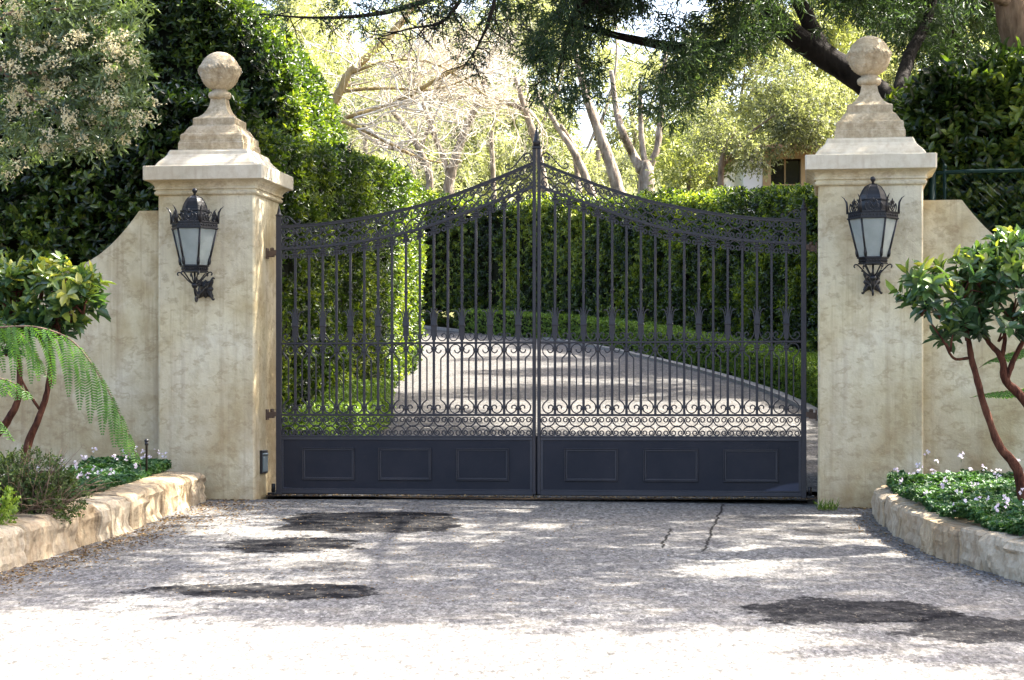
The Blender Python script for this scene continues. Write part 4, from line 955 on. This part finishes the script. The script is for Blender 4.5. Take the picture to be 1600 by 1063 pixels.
# pale-trunked trees beyond the hedge
def bgtree(label, limbs_px, Y, mat, crown=(), cmat=M_olive, dens=16, L=.11, Wd=.022, thr=-.3, name='pale_trunk_tree', group='trees beyond the far hedge', seed=0, tw=None, ybase=None):
    px0, py0 = limbs_px[0][0][0]; p0 = W(px0, py0, Y); o = np.array([p0[0], Y, gz(Y)-.1])
    root = empty(name, tuple(o)); tag(root, label, 'tree', group)
    L2 = []
    for k, (pts, wd) in enumerate(limbs_px):
        q = [W(x, y, Y+(0 if k == 0 else random.uniform(-.3,.3)*(i > 0)))-o for i, (x, y) in enumerate(pts)]; wd = list(wd)
        if k == 0: q = [V3(0,0,0)]+q; wd = [wd[0]*1.15]+wd
        L2.append((q, [x/2/F*Y for x in wd]))
    trunk_mesh(L2, mat, root, 8, .07)
    if tw:
        mb = MB(); random.seed(seed); np.random.seed(seed)
        for (px, py, dx, dz, Lp, n) in tw:
            for _ in range(n):
                s0 = W(px+random.uniform(-6,6), py+random.uniform(-6,6), Y+random.uniform(-.6,.6))-o
                twigs(mb, s0, (dx+random.uniform(-.5,.5), random.uniform(-.5,.5), dz+random.uniform(-.5,.5)), Lp/F*Y*random.uniform(.6,1), .026, 3, .75, 3, -.03, 7, .55)
        mb.build('twigs', M_twig, root)
    if crown:
        bl = [(W(a, b, Y+yo)-o, (r/F*Y, r/F*Y*1.2, r/F*Y*.8)) for a, b, r, yo in crown]
        P, D = blobs_shoots(bl, dens, 70+seed, thr, 1.6, .35)
        leaf_mesh('crown', cmat, *sprig(P, D*.6+V3(0,0,-.1)+rng.normal(0,.6,P.shape), 8, .3, L, Wd, 50, .35, .25, .5+.3*sn(P, .9, seed)+rng.uniform(-.2,.3,len(P))), parent=root)
    return root
bgtree('mossy leaning trunk with a spray of bare white branches above the left hedge', [([(498,300),(500,215),(512,178),(535,135),(548,112),(600,65),(645,10),(680,-60)], [16,15,15,14,13,11,9,6]), ([(506,192),(555,180),(620,160),(690,120),(740,95)], [8,7,8,6,3]), ([(515,182),(560,200),(610,225),(650,245),(690,255)], [7,6,5,4,2]), ([(520,168),(530,145),(600,138),(680,140),(760,110)], [8,7,5,4,2]), ([(545,115),(610,95),(680,100),(760,150)], [6,5,4,2])],
       46, M_bark_moss, crown=((640,20,60,1),(560,-10,60,0),(700,60,50,1),(520,40,40,2),(600,90,40,-1)), cmat=M_yel, dens=7, thr=.1, seed=1, name='bare_branched_tree',
       tw=[(555,180,1,.15,170,5),(530,140,1,.2,190,5),(620,160,.9,.1,150,6),(560,200,.9,-.25,130,5),(620,225,.9,.1,110,5),(600,95,.8,-.3,140,6),(680,100,.7,-.2,110,6),(680,140,.7,.3,110,6),(740,110,.5,-.1,90,6),(640,130,.6,.5,110,5),(560,110,-.1,.8,100,4)])
bgtree('slim pale trunk leaning left, second from the left beyond the hedge', [([(560,320),(545,240),(525,195),(505,160),(480,110)], [12,11,9,7,4])], 48, M_bark_pale, crown=((480,60,50,0),(440,110,35,1),(520,100,30,1)), seed=2, dens=9, cmat=M_yel)
bgtree('dark crooked trunk bending left over the left hedge end', [([(662,330),(672,285),(660,245),(636,200),(615,175),(600,140)], [13,12,11,10,8,5]), ([(668,262),(640,238),(600,228),(560,205)], [10,9,7,4]), ([(655,236),(668,205),(690,160)], [8,6,4])], 49, M_bark_pale, crown=((600,120,60,1),(640,60,60,1),(570,170,30,2)), seed=3, dens=6, tw=[(600,228,-.8,.2,110,5),(615,175,-.2,.8,110,5),(690,160,.6,.3,100,5)])
bgtree('pale trunk forking in a V left of the gate centre', [([(700,330),(702,285),(712,245),(728,200),(748,155),(765,100)], [20,17,14,13,11,7]), ([(702,275),(690,240),(676,205),(660,160)], [10,9,8,5])], 50, M_bark_pale, crown=((760,60,60,1),(700,110,50,2),(790,130,40,2),(690,250,50,3),(740,240,45,3)), seed=4, dens=10, tw=[(745,165,.6,.3,110,5),(730,200,-.5,.4,90,4),(676,205,-.5,.3,110,5)])
bgtree('very slim grey trunk standing just left of the gate spire', [([(772,330),(770,260),(768,210),(774,185),(784,150),(800,90)], [9,8,7,7,6,4])], 52, M_bark_pale, crown=((800,60,50,1),(770,120,40,1)), seed=5, dens=8)
bgtree('leaning grey trunk directly behind the gate spire', [([(858,340),(850,290),(838,225),(822,175),(805,120)], [14,13,12,10,7]), ([(822,172),(790,160),(740,148),(700,160)], [9,8,7,4])], 50, M_bark_pale, crown=((800,60,60,1),(860,160,40,2),(760,170,40,2),(800,240,50,3),(640,230,50,4)), seed=6, dens=10, tw=[(790,160,-.6,.3,110,6),(740,148,-.6,.1,110,6),(822,172,.5,.5,100,4)])
bgtree('knotted trunk leaning left, first one right of the gate spire', [([(940,340),(925,305),(910,265),(895,235),(875,205),(860,180),(840,150)], [13,13,12,11,9,7,5]), ([(905,320),(902,270),(893,225),(876,195)], [10,9,7,5])], 49, M_bark_pale, crown=((850,120,50,1),(880,60,60,1)), seed=7, dens=8)
bgtree('thick pale trunk curving left of the three-stemmed tree', [([(975,340),(965,295),(950,245),(935,205),(922,170),(905,110),(890,40)], [21,20,18,15,13,10,7])], 48, M_bark_pale, crown=((920,60,60,1),(960,180,30,3)), seed=8, dens=8)
bgtree('stout pale trunk splitting into three upright stems', [([(1012,350),(1010,300),(1010,268),(1006,252)], [30,27,25,20]), ([(1003,268),(988,240),(972,205),(962,165),(955,110)], [16,14,12,10,7]), ([(1008,258),(1003,225),(1001,185),(1000,130)], [10,9,8,6]), ([(1014,262),(1026,235),(1031,195),(1035,140),(1040,80)], [13,11,10,8,6])], 47, M_bark_pale, crown=((1040,60,60,1),(1000,200,30,3)), seed=9, dens=8)
bgtree('bright yellow-green bush-like tree right of the three-stemmed tree', [([(1075,330),(1076,290),(1080,250)], [8,7,4])], 44, M_bark_pale, crown=((1070,255,34,0),(1095,225,30,0),(1050,280,24,0),(1110,270,28,1),(1085,290,30,0),(1060,215,20,1)), cmat=M_yel, dens=34, L=.12, Wd=.04, seed=10, name='yellow_green_tree')
bgtree('leafy olive-green tree in front of the tan house, left of the right pillar', [([(1128,330),(1126,285),(1130,240),(1150,200)], [11,10,8,5]), ([(1128,262),(1165,215),(1210,180)], [6,5,3])], 39.8, M_bark_brown, crown=((1150,190,44,0),(1200,170,50,0),(1240,190,40,.4),(1180,235,34,0),(1270,170,44,.6),(1130,150,30,.6),(1220,120,40,.8),(1295,200,34,.8),(1110,225,26,.6),(1320,150,36,.9),(1340,200,30,1),(1180,150,36,.3),(1250,195,36,.1),(1212,205,26,-.2),(1160,235,22,-.2),(1275,200,26,0),(1100,180,26,.4)), cmat=M_olive, dens=95, L=.075, Wd=.026, thr=-.8, seed=11, name='olive_tree')
# wooded hill behind: individual far trees
rf = np.random.RandomState(3)
FT = [(60,-60,120,60,'far feathery tree whose crown shows above the cream-flowering tree',0),(230,-90,120,64,'far feathery tree high above the left ball finial',1),
 (400,-30,110,58,'far olive tree above the round shoulder of the very tall hedge',0),(490,60,90,66,'far yellow-green tree right of the very tall hedge, behind the slim leaning trunk',1),
 (570,130,80,58,'low far olive tree behind the white twigs of the mossy leaning trunk',0),(650,40,110,70,'highest far yellow-green tree above the white twigs',1),
 (720,190,70,56,'low far olive tree filling the gap around the V-shaped trunk',0),(770,60,110,66,'far olive tree high left of the gate spire',0),
 (835,190,80,56,'low far olive tree straight behind the gate spire',0),(870,60,100,72,'far yellow-green tree high above the gate spire',1),
 (930,200,70,57,'low far olive tree behind the knotted leaning trunk',0),(1000,120,80,70,'far olive tree behind the three upright stems',0),
 (1080,110,90,58,'far yellow-green tree above the bright bush-like tree',1),(1150,60,100,60,'far olive tree behind the leafy tree by the house',0),
 (1240,20,120,58,'far yellow-green tree behind the black limb of the overhanging tree',1),(1330,30,110,62,'far olive tree directly behind the right ball finial',0),
 (1430,60,100,60,'far olive tree right of the right ball finial, above the broad-leaved hedge',0),(1540,20,120,64,'far yellow-green tree behind the brown trunk at top right',1)]
for k, (px, top, rad, Y, lab, yl) in enumerate(FT):
    cr = [(px+rf.uniform(-.8,.8)*rad, top+rad*rf.uniform(-.6,1.6), rad*rf.uniform(.28,.5), rf.uniform(-1.5,1.5)) for j in range(17)]
    bgtree(lab, [([(px,300),(px+rf.uniform(-10,10),200),(px+rf.uniform(-20,20),top+rad*.5)], [9,7,3]), ([(px,220),(px+rf.uniform(20,50),120),(px+rf.uniform(30,60),40)], [6,4,2])], Y, M_bark_pale, crown=cr, cmat=(M_yel if yl else M_olive), dens=15, L=.17, Wd=.04, thr=-.25, seed=20+k, name='hillside_tree', group='feathery trees on the far hillside')
# hillside scrub (uncountable)
n = 9000; P = np.stack([rng.uniform(-22, 24, n), rng.uniform(47, 92, n), np.zeros(n)], 1); P[:, 2] = [hz(x, y) for x, y, _ in P]; P[:, 2] += rng.uniform(0, 1.6, n)*(sn(P, .5, 4) > -.2)
o = leaf_mesh('hillside_scrub', M_olive, *sprig(P, rng.normal(0,.5,P.shape)+V3(0,-.3,1), 8, .4, .28, .07, 55, .3, 0, rng.uniform(.2,1,n))); o['kind'] = 'stuff'; tag(o, 'sunlit olive scrub covering the hillside behind the trees', 'scrub')

# ------------------------------------------------------------------ house glimpsed behind the olive tree
t = empty('house', (4.66, 43.5, gz(43.5))); tag(t, 'tan stucco house with a dark window glimpsed between the tree and right pillar', 'house')
tm = NT('tan_stucco'); tm.set(tm.ramp(tm.noise(3, 5), [(.3, (.33,.22,.10)), (.7, (.46,.33,.17))]), .9); M_tan = tm.mat
wm = NT('white_plaster'); wm.set(wm.ramp(wm.noise(3, 5), [(.3, (.66,.64,.58)), (.7, (.76,.74,.69))]), .9)
dk = NT('dark_glass'); dk.set((.012,.011,.010), .15); tl = NT('roof_tile'); tl.set(tl.ramp(tl.noise(9, 5), [(.3, (.16,.09,.05)), (.7, (.30,.17,.10))]), .9)
zo = -gz(43.5)
def zw(py, Y=43.5): return EYE+(HY-py)/F*Y+zo
mb = MB(); mb.box((.55,0,-.3),(5.5,5,zw(288))); mb.box((.55,0,zw(288)),(.72,5,zw(236)));  mb.box((.72,.25,zw(288)),(5.5,5,zw(236))) ; mb.box((1.35,0,zw(288)),(5.5,.25,zw(236))); mb.box((.72,0,zw(247)),(1.35,.25,zw(236))); mb.build('wall', M_tan, t)
mb = MB(); mb.box((.15,.02,-.3),(.548,4.9,zw(238))); mb.build('white_bay', wm.mat, t)
mb = MB(); mb.box((.722,.20,zw(287.5)),(1.348,.248,zw(247.5))); w_ = mb.build('window', dk.mat, t)
mb = MB(); mb.box((.70,-.03,zw(248)),(1.37,-.002,zw(246))); mb.box((1.02,.17,zw(287.5)),(1.05,.198,zw(247.5))); mb.build('frame', M_tan, w_)
mb = MB(); z0 = zw(236)+.003; mb.add([(-.1,-.5,z0),(5.8,-.5,z0),(5.8,5.5,z0),(-.1,5.5,z0),(-.1,-.5,z0+.08),(5.8,-.5,z0+.08),(5.8,5.5,z0+.08),(-.1,5.5,z0+.08),(2.2,2.5,z0+.45),(3.6,2.5,z0+.45)], [(0,3,2,1),(0,1,5,4),(1,2,6,5),(2,3,7,6),(3,0,4,7),(4,5,9,8),(5,6,9),(6,7,8,9),(7,4,8)]); mb.build('roof', tl.mat, t)

# ------------------------------------------------------------------ chain-link fence above the right wall
a = np.array(local(C0, 5.19, .62)); t = empty('chain_link_fence', (a[0], a[1], 0), -TH); tag(t, 'green chain-link fence just behind the right stucco wall', 'fence')
mb = MB(); mb.tube([(0,0,2.53),(.3,0,2.545),(3.2,0,2.56)], .016, 8); mb.build('top_rail', M_green, t)
for x, r in ((.06,.03),(.155,.014),(1.9,.03)):
    mb = MB(); mb.tube([(x,0,0),(x,0,2.57)], r, 10); mb.lathe([(r*1.2,2.57),(r*1.2,2.59),(.004,2.61)], (x, 0), 10); mb.build('post', M_green, t)
mb = MB(); 
for i in range(-40, 60):
    x0 = i*.065
    for s_ in (1, -1):
        xa, za, xb, zb_ = x0, 1.3, x0+s_*1.22, 2.52
        pa, pb_ = max(min(xa, xb), .0), min(max(xa, xb), 3.2)
        if pb_-pa < .03: continue
        f = lambda x: za+(x-xa)/(xb-xa)*(zb_-za)
        mb.tube([(pa, .004*s_, f(pa)), (pb_, .004*s_, f(pb_))], .0018, 3, 0, False)
mb.build('wire_mesh', M_green, t)

# ------------------------------------------------------------------ shrubs in the beds
def rosettes(P, D, L=.10, Wd=.036, k=11, tone=.5, tv=.2, phi=68):
    return sprig(P, D, k, .05, L, Wd, phi, .16, .02, np.clip(tone+rng.normal(0, tv, len(P)), 0, 1), .35, .22)
def rhodo(o, label, stems, blobs, n, sizeY, seed, hi=.0):
    o = np.array(o); t = empty('rhododendron', tuple(o)); tag(t, label, 'shrub')
    for pts, rad in stems:
        trunk_mesh([(rel(pts, o), [q*.86 for q in rad])], M_bark_red, t, 10, .14, 'stem')
    random.seed(seed); P = []; D = []; mb = MB()
    for (c, r) in blobs:
        c = np.array(c)-o; m_ = int(n*r*r*200)+3
        d = norm(rng.normal(size=(m_, 3))); d[:, 2] = np.where(d[:, 2] < -.25, -d[:, 2], d[:, 2])
        q = rng.uniform(.72, 1.05, (m_, 1)); p = c+d*r*q*V3(1,1,.85); P.append(p); D.append(d+V3(0,0,.5))
        for a in p[::4]: mb.tube([c*1.0-V3(0,0,r*.5), c*.5+a*.5, a], [.009,.006,.004], 4)
    mb.build('twigs', M_bark_red, t)
    P = np.concatenate(P); D = np.concatenate(D)
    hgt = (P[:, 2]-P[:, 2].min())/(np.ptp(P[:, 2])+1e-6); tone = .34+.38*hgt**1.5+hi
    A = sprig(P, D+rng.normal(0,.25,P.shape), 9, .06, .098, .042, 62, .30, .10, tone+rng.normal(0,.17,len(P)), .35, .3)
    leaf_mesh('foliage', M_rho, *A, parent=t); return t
Yl = 13.9
rhodo((-3.22,13.9,.12), 'rhododendron with bright new yellow leaves and dark red stems above the fern on the left',
      [([W(32,795,Yl),W(36,750,Yl),W(42,700,Yl),W(60,655,Yl),W(72,620,Yl),W(80,570,Yl),W(78,530,Yl),W(90,490,Yl)], [.032,.031,.030,.027,.024,.022,.018,.010]),
       ([W(-30,795,Yl),W(-15,700,Yl),W(10,660,Yl),W(28,625,Yl),W(30,570,Yl),W(20,520,Yl)], [.036,.034,.03,.024,.02,.012]),
       ([W(62,640,Yl),W(45,615,Yl),W(30,585,Yl)], [.012,.01,.007])],
      [(W(120,462,13.8),.13),(W(95,455,13.9),.17),(W(60,455,14),.17),(W(20,470,14),.20),(W(85,500,13.9),.15),(W(50,510,14),.14),(W(-20,460,14.1),.22),(W(10,540,14.1),.14),(W(110,495,13.8),.11),(W(130,480,13.75),.09),(W(70,530,13.9),.12),(W(30,520,13.9),.13),(W(95,520,13.8),.09)], 2.5, Yl, 2, .16)
Yr = 13.3
rhodo((3.1,13.35,.1), 'rhododendron with peeling red-brown stems in front of the right stucco wall',
      [([W(1602,805,Yr),W(1590,735,Yr),W(1563,700,Yr),W(1545,655,Yr),W(1530,605,Yr),W(1518,560,Yr),W(1512,525,Yr),W(1500,490,Yr)], [.040,.038,.032,.026,.024,.022,.018,.012]),
       ([W(1700,815,Yr),W(1680,760,Yr),W(1640,690,Yr),W(1600,625,Yr),W(1572,595,Yr),W(1565,560,Yr),W(1545,535,Yr),W(1525,500,Yr)], [.048,.045,.04,.036,.03,.024,.018,.012]),
       ([W(1572,595,Yr),W(1585,560,Yr),W(1600,530,Yr),W(1610,500,Yr)], [.024,.02,.016,.01]), ([W(1565,560,Yr),W(1570,530,Yr),W(1566,500,Yr)], [.02,.015,.01]),
       ([W(1512,560,Yr),W(1490,560,Yr-.1),W(1475,535,Yr-.2),W(1455,505,Yr-.2)], [.012,.010,.008,.006])],
      [(W(1445,455,13.1),.13),(W(1470,485,13.1),.12),(W(1500,450,13.2),.17),(W(1545,440,13.3),.20),(W(1590,425,13.3),.20),(W(1530,490,13.3),.16),(W(1580,480,13.3),.18),(W(1620,460,13.4),.24),(W(1485,540,13.1),.08),(W(1440,485,13.1),.07),(W(1510,520,13.2),.10),(W(1600,520,13.3),.12),(W(1560,520,13.2),.11),(W(1530,430,13.2),.12),(W(1590,395,13.3),.12)], 2.4, Yr, 3, .0)

# tree fern fronds
o = np.array([-3.75, 13.2, .3]); t = empty('tree_fern', tuple(o)); tag(t, 'tree fern with long drooping green fronds over the left flower bed', 'fern')
trunk_mesh([([V3(0,0,-.2),V3(0,0,.4),V3(.02,0,1.02)], [.09,.085,.07])], M_bark_dark, t, 10, .12)
def frond(rach, plen, lab=None, down=1.0, gap=.045, seed=0):
    C = catmull(rel(rach, o), 10); mb = MB(); mb.tube(C, list(np.linspace(.008, .002, len(C))), 5)
    d = [0]; 
    for a, b in zip(C, C[1:]): d.append(d[-1]+np.linalg.norm(b-a))
    tot = d[-1]; base, ld, nr, LL, WW, rr = [], [], [], [], [], []
    s = .12; C = np.array(C)
    while s < tot:
        p = np.array([np.interp(s, d, C[:, k]) for k in range(3)]); p2 = np.array([np.interp(min(s+.02, tot), d, C[:, k]) for k in range(3)]); tt = norm(p2-p)
        f = s/tot; pl = plen*(math.sin(math.pi*min(1, .18+.80*f))**.6)*(1 if f < .75 else 1-(f-.75)*2.6)
        for sg in (-1, 1):
            sd = norm(np.cross(tt, V3(0,0,1)))*sg
            dr = norm(sd*.55+tt*.45+V3(0,0,-.25*down)); q = p.copy(); npn = int(pl/.017)
            for j in range(npn):
                dr = norm(dr+V3(0,0,-.11*down)); q2 = q+dr*.017; g_ = j/npn
                s2 = norm(tt*.9+V3(.25,0,0)-dr*np.dot(tt*.9+V3(.25,0,0), dr)); ln = .044*math.sin(math.pi*min(.98, .25+.73*g_))**.7
                for h in (-1, 1):
                    base.append(q); ld.append(norm(s2*h+dr*.45)); nr.append(norm(np.cross(dr, s2))); LL.append(ln); WW.append(.0105); rr.append(random.uniform(.3, .9))
                q = q2
        s += gap
    fr = mb.build('frond_stem', M_bark_brown, t)
    leaf_mesh('frond', M_fern, np.array(base), np.array(ld), np.array(nr), np.array(LL), np.array(WW), np.array(rr), parent=t)
frond([W(-60,520,13.2),W(0,512,13.1),W(60,512,13),W(115,535,12.95),W(160,595,12.9),W(195,665,12.9),W(222,735,12.9)], .44, gap=.125)
frond([W(-60,600,13),W(-20,590,12.9),W(20,598,12.8),W(55,625,12.8)], .18, gap=.08)
frond([W(-60,510,13.3),W(-20,500,13.3),W(15,512,13.3),W(45,535,13.3),W(75,590,13.3)], .24, gap=.12)
frond([W(-60,640,13),W(-30,640,12.9),W(0,662,12.9),W(20,690,12.9)], .10, gap=.04)
# a frond behind the right shrub
o = np.array([3.9, 14.0, .3]); t = empty('tree_fern', tuple(o)); tag(t, 'pale green fern fronds glimpsed behind the red-stemmed shrub at the right edge', 'fern')
trunk_mesh([([V3(0,0,-.2),V3(0,0,.3),V3(.02,0,.62)], [.07,.065,.05])], M_bark_dark, t, 10, .12)
frond([W(1700,590,14),W(1650,600,14),W(1600,608,14),W(1545,615,14),W(1515,622,14)], .10, gap=.03)
frond([W(1700,520,14),W(1650,530,14),W(1600,545,14),W(1550,562,14),W(1530,575,14)], .12, gap=.03)

# ground-cover geraniums with small white flowers
def geranium(label, pts_fn, n, nf, seed, h=.10):
    P = pts_fn(n); lump = np.clip(.5+.5*sn(P*V3(1,1,0), 5, seed), 0, 1); P[:, 2] += h*(.3+.8*lump)*rng.uniform(.5, 1, len(P))
    A = sprig(P, rng.normal(0,.35,P.shape)+V3(0,-.15,1), 7, .004, .024, .020, 82, .12, .0, rng.uniform(.2,.9,len(P))*.6+.3*lump, 0, .3)
    Q = pts_fn(nf); Q[:, 2] += h*rng.uniform(.85, 1.9, len(Q))
    fp = np.repeat(Q, 4, 0)+rng.normal(0, .012, (len(Q)*4, 3)); B = sprig(fp, rng.normal(0,.5,fp.shape)+V3(0,-.6,.5), 5, .002, .013, .011, 75, .1, 0, rng.uniform(.3,1,len(fp)))
    st = sprig(Q-V3(0,0,.05), np.zeros_like(Q)+V3(0,0,1), 1, .001, .06, .003, 2, .05, 0)
    al = cat(A, B, st); mi = np.concatenate([np.zeros(len(A[0])), np.ones(len(B[0])), np.zeros(len(st[0]))])
    ob = leaf_mesh('geranium_ground_cover', [M_ger, M_petal], *al, midx=mi); ob['kind'] = 'stuff'; tag(ob, label, 'flowers')
def Lbed(n):
    y = 12.7+3.6*rng.uniform(0, 1, n)**.9; xr = np.interp(y, [p[1] for p in lp][::-1], [p[0] for p in lp][::-1])-.26; x = xr-rng.uniform(0, 1, n)**1.4*np.interp(y, [12.5,14,16.3], [.9,.8,.55])
    return np.stack([x, y, np.array([gz(v)+.20 for v in y])], 1)
def Rbed(n):
    y = rng.uniform(10.6, 15.5, n); a = sorted([(p[1], p[0]) for p in rp]); xr = np.interp(y, [q[0] for q in a], [q[1] for q in a])+.10; x = xr+rng.uniform(0, 1, n)**1.3*2.0
    return np.stack([x, y, np.array([gz(v)+.17 for v in y])], 1)
geranium('green geranium ground cover with small white flowers in the left bed', Lbed, 12000, 50, 3, .13)
geranium('green geranium ground cover with pale pink flowers in the right bed', Rbed, 19000, 120, 4, .14)
# twiggy shrub and variegated shrub at far left
o = W(45, 765, 12.9); o[2] = gz(12.9)+.2; t = empty('twiggy_shrub', tuple(o)); tag(t, 'dark twiggy low shrub beside the stone wall at far left', 'shrub')
mb = MB(); random.seed(4); np.random.seed(4); tips = []
for i in range(130):
    d = norm(np.array([random.uniform(-1,1), random.uniform(-.8,.8), random.uniform(.3,1.1)])); L = random.uniform(.16,.34)
    twigs(mb, (random.uniform(-.12,.12),random.uniform(-.12,.12),0), d, L, .004, 1, .4, 3, .0, 4, .2)
mb.build('twigs', M_bark_brown, t)
c = [(V3(0,0,.20),(.26,.22,.20)),(V3(-.20,0,.18),(.22,.2,.18)),(V3(.14,0,.12),(.19,.16,.13))]; P, D = blobs_shoots(c, 1500, 5, -.3, 14, .6)
leaf_mesh('foliage', M_twiggy, *sprig(P, D+V3(0,0,.4), 6, .04, .020, .011, 50, .3), parent=t)
o = W(-26, 800, 12.3); o[2] = gz(12.5)+.2; t = empty('variegated_shrub', tuple(o)); tag(t, 'pale yellow variegated low shrub at the left edge above the stone wall', 'shrub')
c = [(V3(0,0,.12),(.17,.17,.14)),(V3(-.2,0,.12),(.2,.2,.16))]; P, D = blobs_shoots(c, 700, 5, -.6, 14, .7)
leaf_mesh('foliage', M_box, *sprig(P, D+V3(0,0,.4), 8, .04, .026, .013, 55, .3, 0, rng.uniform(.3,1.2,len(P))), parent=t)
mb = MB(); [mb.tube([(0,0,-.02),(c_*.5,0,.08),(c_,random.uniform(-.1,.1),.15)], .005, 5) for c_ in (-.12,-.05,.03,.1)]; mb.build('stems', M_bark_brown, t)
# short black stakes
for (px, py0, py1, Y, lab) in ((53,790,752,12.75,'short black stake light beside the twiggy shrub at far left'),(229,716,690,15.6,'short black stake light against the wall beside the left pillar')):
    p = W(px, py0, Y); t = empty('stake_light', tuple(p)); tag(t, lab, 'garden light', 'short black stake lights in the left bed'); h = (py0-py1)/F*Y
    mb = MB(); mb.lathe([(.008,-.1),(.009,h-.03),(.014,h-.028),(.014,h)], (0,0), 10); mb.build('stake', M_black, t)
    mb = MB(); mb.lathe([(.014,h),(.018,h+.002),(.016,h+.012),(.004,h+.02)], (0,0), 12); mb.build('lamp_head', M_black, t)
# grass tuft at the foot of right pillar, leaf litter
P = np.array([[2.33+rng.uniform(-.07,.07), 15.52+rng.uniform(-.06,.05), -.05] for _ in range(26)])
o = leaf_mesh('grass_tuft', M_box, *sprig(P, rng.normal(0,.35,P.shape)+V3(0,0,1), 2, .002, .09, .006, 15, .2, 0, rng.uniform(.3,.8,26))); tag(o, 'small grass tuft growing at the foot of the right pillar', 'grass')
def litter(n, fn, L, lab):
    P = fn(n); A = [P, norm(rng.normal(0,1,P.shape)*V3(1,1,.12)), norm(rng.normal(0,.25,P.shape)+V3(0,0,1)), L*rng.uniform(.6,1.4,n), L*.5*rng.uniform(.6,1.3,n), rng.uniform(0,1,n)]
    A[2] = norm(A[2]-A[1]*np.sum(A[1]*A[2], -1, keepdims=True))
    o = leaf_mesh('leaf_litter', M_dry, *A); o['kind'] = 'stuff'; tag(o, lab, 'fallen leaves')
def nearwall(n):
    y = rng.uniform(8.5, 16.2, n)**1.0; xr = np.interp(y, [p[1] for p in lp][::-1], [p[0] for p in lp][::-1])+.02; x = xr+np.abs(rng.normal(0, .20, n))*np.where(y > 14.5, 1.5, 1)+rng.uniform(0,.05,n)
    return np.stack([x, y, np.array([gz(v)+.006 for v in y])], 1)
def scatter(n):
    y = rng.uniform(10.6, 16.4, n); x = np.clip(rng.normal(-.9, .9, n), -2.5, 2.5); return np.stack([x, y, np.array([gz(v)+.006 for v in y])], 1)
def foot(n):
    u = rng.uniform(-.5, 4.9, n); y = np.where((u > 0)&(u < 4.37), rng.uniform(.15,.42,n), -np.abs(rng.normal(0,.08,n))-.02); q = np.array([local(C0, a, b) for a, b in zip(u, y)]); q[:, 2] = np.where(y > 0, .018, [gz(v)+.006 for v in q[:, 1]]); return q
def nearR(n):
    y = rng.uniform(10, 15.4, n); a = sorted([(p[1], p[0]) for p in rp]); x = np.interp(y, [q[0] for q in a], [q[1] for q in a])-.03-np.abs(rng.normal(0,.10,n)); return np.stack([x, y, np.array([gz(v)+.006 for v in y])], 1)
litter(3000, nearwall, .021, 'brown fallen leaves drifted along the foot of the left stone wall')
litter(1100, scatter, .014, 'tiny pale leaf scraps scattered over the driveway')
litter(1200, foot, .020, 'dark leaf debris along the foot of the gate')
litter(500, nearR, .016, 'fallen scraps along the foot of the right stone wall')
